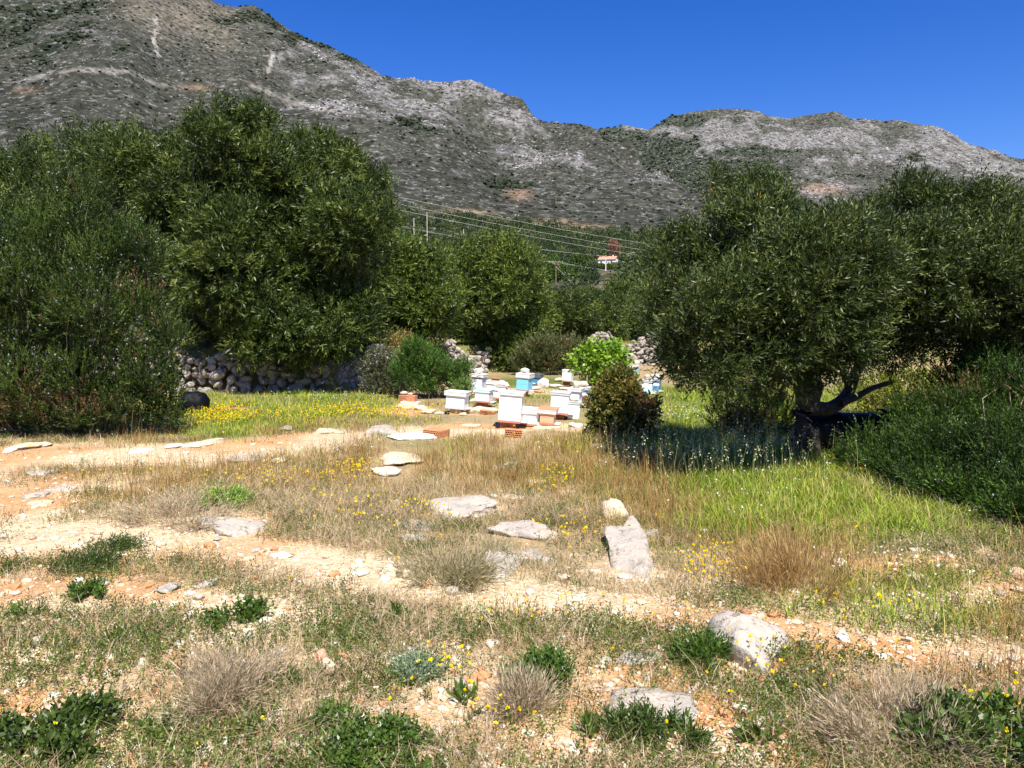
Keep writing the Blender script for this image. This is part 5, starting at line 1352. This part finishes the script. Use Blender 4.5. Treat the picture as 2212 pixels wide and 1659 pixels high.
for i in range(20): spec.append(("pine", "rounded pine tree on the slope below the house", "tree", g.uniform(520, 660), g.uniform(225, 330), g.uniform(5, 8), g.uniform(6, 10), PN, "pines on the slope below the house"))
for i in range(14): spec.append(("pine", "broad green pine at the foot of the mountain behind the tall olive", "tree", g.uniform(385, 500), g.uniform(170, 330), g.uniform(7, 11), g.uniform(7, 11), PN, "pines at the foot of the mountain"))
for i in range(26): spec.append(("cypress", "slender dark cypress standing in the row on the wooded slope", "tree", g.uniform(400, 545), g.uniform(330, 430), g.uniform(10, 15), g.uniform(1.6, 2.6), DK, "cypresses in the row on the wooded slope"))
for i in range(14): spec.append(("cypress", "dark cypress near the white house", "tree", g.uniform(560, 680), g.uniform(390, 520), g.uniform(9, 14), g.uniform(1.8, 3), DK, "cypresses round the house"))
for k, (a, lab, ct, px, D, h, w, pal, grp) in enumerate(spec):
    if (abs(px - 555) < 14 and D < 245) or (abs(px - 606) < 18 and D < 372): continue
    far_tree(a, lab, ct, px, D, h, w, pal, 900 + k, grp, 260 if a == "cypress" else 420, .5 if a == "cypress" else .75)
for k_, (px_, D_k, h_k, w_k, lb_) in enumerate([(600, 350, 2.2, 6, "bushy tree before the left end of the white house"), (614, 352, 2.4, 6, "bushy tree before the right end of the white house"), (607, 340, 2.0, 7, "bushy tree below the middle of the white house")]):
    far_tree("pine", lb_, "tree", px_, D_k, h_k, w_k, MDG, 980 + k_, None, 420, .7)
far_tree("pine", "rust brown dead tree behind the white house", "tree", 611, 385, 11, 6.5, RD, 990, None, 500, .7)
for px, D, h, w, lab in [(620, 90, 5.2, 5.5, "dark rounded tree with bare stems at the top of the grove"), (585, 105, 3.5, 6, "dark tree on the scrubby rise left of the rounded one"), (655, 82, 5, 6, "tree beside the yellow bush above the grove")]:
    far_tree("hillside_tree", lab, "tree", px, D, h, w, MDG, 1000 + px, None, 1500, .32)
def yellow_bush(label, px, D, w, h, seed):
    g = np.random.default_rng(seed); x = (px - CX) / FPX * D; z = float(land(np.array([x]), np.array([float(D)]))[0])
    P = unit(g.normal(size=(420, 3))) * np.array([w / 2, w / 2, h / 2]) * (1 - .3 * g.random((420, 1))) + np.array([0, 0, h / 2])
    V, F, C = sprigs(P, g.normal(size=P.shape) + np.array([0, 0, .6]), np.full(len(P), .3), 3, .26, .14, .8, np.where(g.random((420, 1)) < .6, np.array([.62, .38, .02]), np.array([.20, .18, .04])), .2, g)
    o = mesh_np("broom_bush", V, F, M_LEAF, C); o.location = (x, D, z); tag(o, label, "shrub")
yellow_bush("yellow flowering broom left of the wooden pole", 548, 115, 5, 2.6, 41); yellow_bush("yellow flowering broom by the right pole of the slope", 636, 95, 2.6, 3, 42); yellow_bush("low yellow broom on the scrubby rise right of the pole", 566, 118, 4, 1.8, 43)

# the wood itself, too dense to count
g = np.random.default_rng(32); N = 2600
th = np.where(g.random(N) < .55, g.uniform(R(-11), R(12), N), g.uniform(R(-40), R(40), N)); r = g.uniform(130, 690, N) ** 1.0
x, y = r * np.sin(th), r * np.cos(th)
dens = fbm(x / 55, y / 55, 88, 3) + .12 * smooth(250, 450, r)
hx, hy = (607 - CX) / FPX * 370, 370.0
keep = (dens > .42) & (np.hypot(x - hx, y - hy + 6) > 13) & ~((np.abs(x - (555 - CX) / FPX * 200) < 12) & (r < 215))
keep &= ~((np.abs(np.degrees(th) - 7.0) < 1.6) & (r > 300) & (r < 368))
pw = x / y * FPX + CX
keep &= ~((np.abs(pw - 555.6) < 13) & (r < 245)) & ~((np.abs(pw - 605) < 13) & (r < 372)) & ~((np.abs(pw - 595) < 30) & (r < 150))
x, y, r = x[keep], y[keep], r[keep]; N = len(x)
z = land(x, y); h = g.uniform(3.0, 6.5, N) * (0.85 + r / 1800); w = h * g.uniform(.7, 1.3, N); per = 46
u = unit(g.normal(size=(N, per, 3))); u[..., 1] = np.where(g.random((N, per)) < .5, -np.abs(u[..., 1]), u[..., 1])
P = np.stack([x, y, z + h * .5], 1)[:, None] + u * np.stack([w * .5, w * .5, h * .48], 1)[:, None] * g.uniform(.75, 1.05, (N, per, 1))
cs = (.5 + r / 650)
ct = g.random(N)[:, None]; base_c = np.where(ct < .35, np.array([.026, .042, .018]), np.where(ct < .8, np.array([.048, .072, .022]), np.array([.10, .115, .045])))
V, F, C = sprigs(P.reshape(-1, 3), u.reshape(-1, 3) + np.array([0, 0, .5]), np.repeat(cs * .5, per), 2, 1.0, .55, .8, np.repeat(base_c, per, 0), .28, g)
Vb = V.reshape(-1, 2, 4, 3); b0 = Vb[:, :, :1]; Vb = b0 + (Vb - b0) * np.repeat(cs, per)[:, None, None, None]
tag(mesh_np("woodland", Vb.reshape(-1, 3), F, M_FAR, C), "dense woodland on the slope at the foot of the mountains", "woodland", kind="stuff")

# ------------------------------------------------------------------ house, poles and power lines
D = 370.0; hx = (607.5 - CX) / FPX * D; hz = float(land(np.array([hx]), np.array([D]))[0]) + .6
o = empty("house", (hx, D, hz), R(-24)); tag(o, "small white house with an orange tiled roof on the wooded slope", "house")
W_, D_, H_ = 10.0, 7.0, 3.0; rh = 1.9
bm = bmesh.new()
vs = [bm.verts.new(p) for p in [(-W_/2, -D_/2, -1), (W_/2, -D_/2, -1), (W_/2, D_/2, -1), (-W_/2, D_/2, -1), (-W_/2, -D_/2, H_), (W_/2, -D_/2, H_), (W_/2, D_/2, H_), (-W_/2, D_/2, H_), (-W_/2, 0, H_ + rh), (W_/2, 0, H_ + rh)]]
for f in [(0, 1, 5, 4), (1, 2, 6, 9, 5), (2, 3, 7, 6), (3, 0, 4, 8, 7), (4, 5, 9, 8), (6, 7, 8, 9), (3, 2, 1, 0)]: bm.faces.new([vs[i] for i in f])
obj_bm("wall", bm, PAINT['wall'], o)
bm = bmesh.new(); sl = math.hypot(D_ / 2 + .5, rh * (D_ / 2 + .5) / (D_ / 2)); an = math.atan2(rh, D_ / 2)
for s in (-1, 1): bm_box(bm, W_ + .9, sl, .16, (0, s * (D_ / 4 + .25), H_ + rh / 2 - .05), 0, Matrix.Rotation(-s * an, 4, 'X'))
rf = obj_bm("roof", bm, M_TILES, o)
bm = bmesh.new(); bm_box(bm, .6, .6, 1.5, (2.6, .9, H_ + rh + .1), .03); obj_bm("chimney", bm, PAINT['wall'], rf)
for wx in (-3.2, -.2, 3.0):
    bm = bmesh.new(); bm_box(bm, 1.1, .06, 1.2, (wx, -D_ / 2 - .03, 1.5), .01); f = obj_bm("window", bm, PAINT['brown'], o)
    bm = bmesh.new(); bm_box(bm, .9, .02, 1.0, (wx, -D_ / 2 - .07, 1.5)); obj_bm("pane", bm, M_GLASS, f)
bm = bmesh.new(); bm_box(bm, 1.0, .06, 2.1, (1.4, -D_ / 2 - .03, .6), .01); obj_bm("door", bm, PAINT['brown'], o)
o.scale = (.8, .8, .8)

def ground_far(px, D): 
    x = (px - CX) / FPX * D
    return x, D, float(land(np.array([x]), np.array([D]))[0])
def top_z(py, D): return EYE + float(tan_of(CX, py)[1]) * D
x, y, z = ground_far(555.6, 240.0); zt = top_z(261.5, 240.0)
o = empty("utility_pole", (x, y, z)); tag(o, "dark wooden utility pole with two crossarms and a guy wire", "utility pole")
V, F = tube_np([(0, 0, -.5), (0, 0, (zt - z) * .5), (0, 0, zt - z)], [.2, .17, .14], 10); mesh_np("post", V, F, M_POLEWOOD, None, o, True)
for k, (dz, a) in enumerate(((-.25, R(-18)), (-.9, R(60)))):
    bm = bmesh.new(); bm_box(bm, 4.6, .18, .22, (0, -.16 - .02 * k, zt - z + dz), .01, Matrix.Rotation(a, 4, 'Z')); ca = obj_bm("crossarm", bm, M_POLEWOOD, o)
    for q in (-2.0, -1.0, 1.0, 2.0):
        bm = bmesh.new(); bmesh.ops.create_cone(bm, cap_ends=True, segments=8, radius1=.07, radius2=.05, depth=.3, matrix=Matrix.Translation((q * math.cos(a), -.16 + q * math.sin(a), zt - z + dz + .26))); obj_bm("insulator", bm, PAINT['grey'], ca)
V, F = tube_np([(0, 0, zt - z - 1.5), (6.5, 0, -1.0)], .035, 5); mesh_np("guy_wire", V, F, M_CABLE, None, o)
POLE_A = np.array([x, y, zt])
x, y, z = ground_far(605.0, 300.0); zt = top_z(255.5, 300.0)
o = empty("utility_pole", (x, y, z)); tag(o, "pale grey utility pole standing in front of the white house", "utility pole")
V, F = tube_np([(0, 0, -.5), (0, 0, (zt - z) * .5), (0, 0, zt - z)], [.24, .2, .16], 10); mesh_np("post", V, F, M_CONC, None, o, True)
bm = bmesh.new(); bm_box(bm, 1.6, .14, .16, (0, -.16, zt - z - .3), .01); obj_bm("crossarm", bm, M_POLEWOOD, o)
POLE_B = np.array([x, y, zt])
for i, (px, D, py) in enumerate([(415, 300, 218), (428, 330, 212), (464, 330, 229), (535, 310, 243)]):
    x, y, z = ground_far(px, float(D)); zt = top_z(py, D)
    V, F = tube_np([(0, 0, -.5), (0, 0, max(zt - z, 6) * .5), (0, 0, max(zt - z, 6))], [.16, .14, .11], 8)
    o = mesh_np("bare_pole", V, F, M_CONC, None, None, True); o.location = (x, y, z); tag(o, "thin pale pole rising from the wooded slope", "pole", "thin pale poles in the wood")
def cable(label, p0, p1, sag, r=.02):
    r = min(r, .016)
    p0, p1 = np.array(p0), np.array(p1); t = np.linspace(0, 1, 28)[:, None]
    P = p0 + (p1 - p0) * t; P[:, 2] -= sag * 4 * (t * (1 - t))[:, 0]
    V, F = tube_np(P, r, 5); o = mesh_np("power_cable", V, F, M_CABLE, None, None, True); tag(o, label, "power cable", "power cables across the slope")
def pt(px, py, D):
    x, y, z = ray(px, py); t = D / y
    return np.array([x * t, D, EYE + z * t])
Z4 = lambda X, Y: (361.3 + X * .14, 154.8 + Y * .14)
for i, (a, b_, nm) in enumerate([((200, 240), (2010, 567), "topmost"), ((185, 287), (1980, 610), "middle"), ((165, 325), (1975, 652), "lowest")]):
    A0, B0 = np.array(Z4(*a)), np.array(Z4(*b_)); d = B0 - A0
    A1, B1 = A0 - d * .55, B0 + d * .55 + np.array([0, 3])
    cable(nm + " of the three long bright power cables crossing below the mountain", pt(*A1, 130.0), pt(*B1, 190.0), 1.6, .034)
for k, dy in enumerate((0, 1.2)):
    a = pt(300, 203 + dy, 260.0)
    cable("cable running from behind the tall olive to the pale grey pole", a, POLE_B + np.array([.3 * k, 0, -.2 - .15 * k]), 2.2, .032)
    cable("cable running from the pale grey pole to behind the near olive", POLE_B + np.array([.3 * k, 0, -.2 - .15 * k]), pt(720, 281 + dy, 300.0), 1.2, .032)
    cable("cable running from behind the tall olive to the dark wooden pole", pt(280, 226 + dy, 220.0), POLE_A + np.array([1.4 * k - .7, 0, -.1]), 2.0, .03)
    cable("cable running from the dark wooden pole to behind the near olive", POLE_A + np.array([1.4 * k - .7, 0, -.1]), pt(720, 280 + dy, 250.0), 1.0, .03)
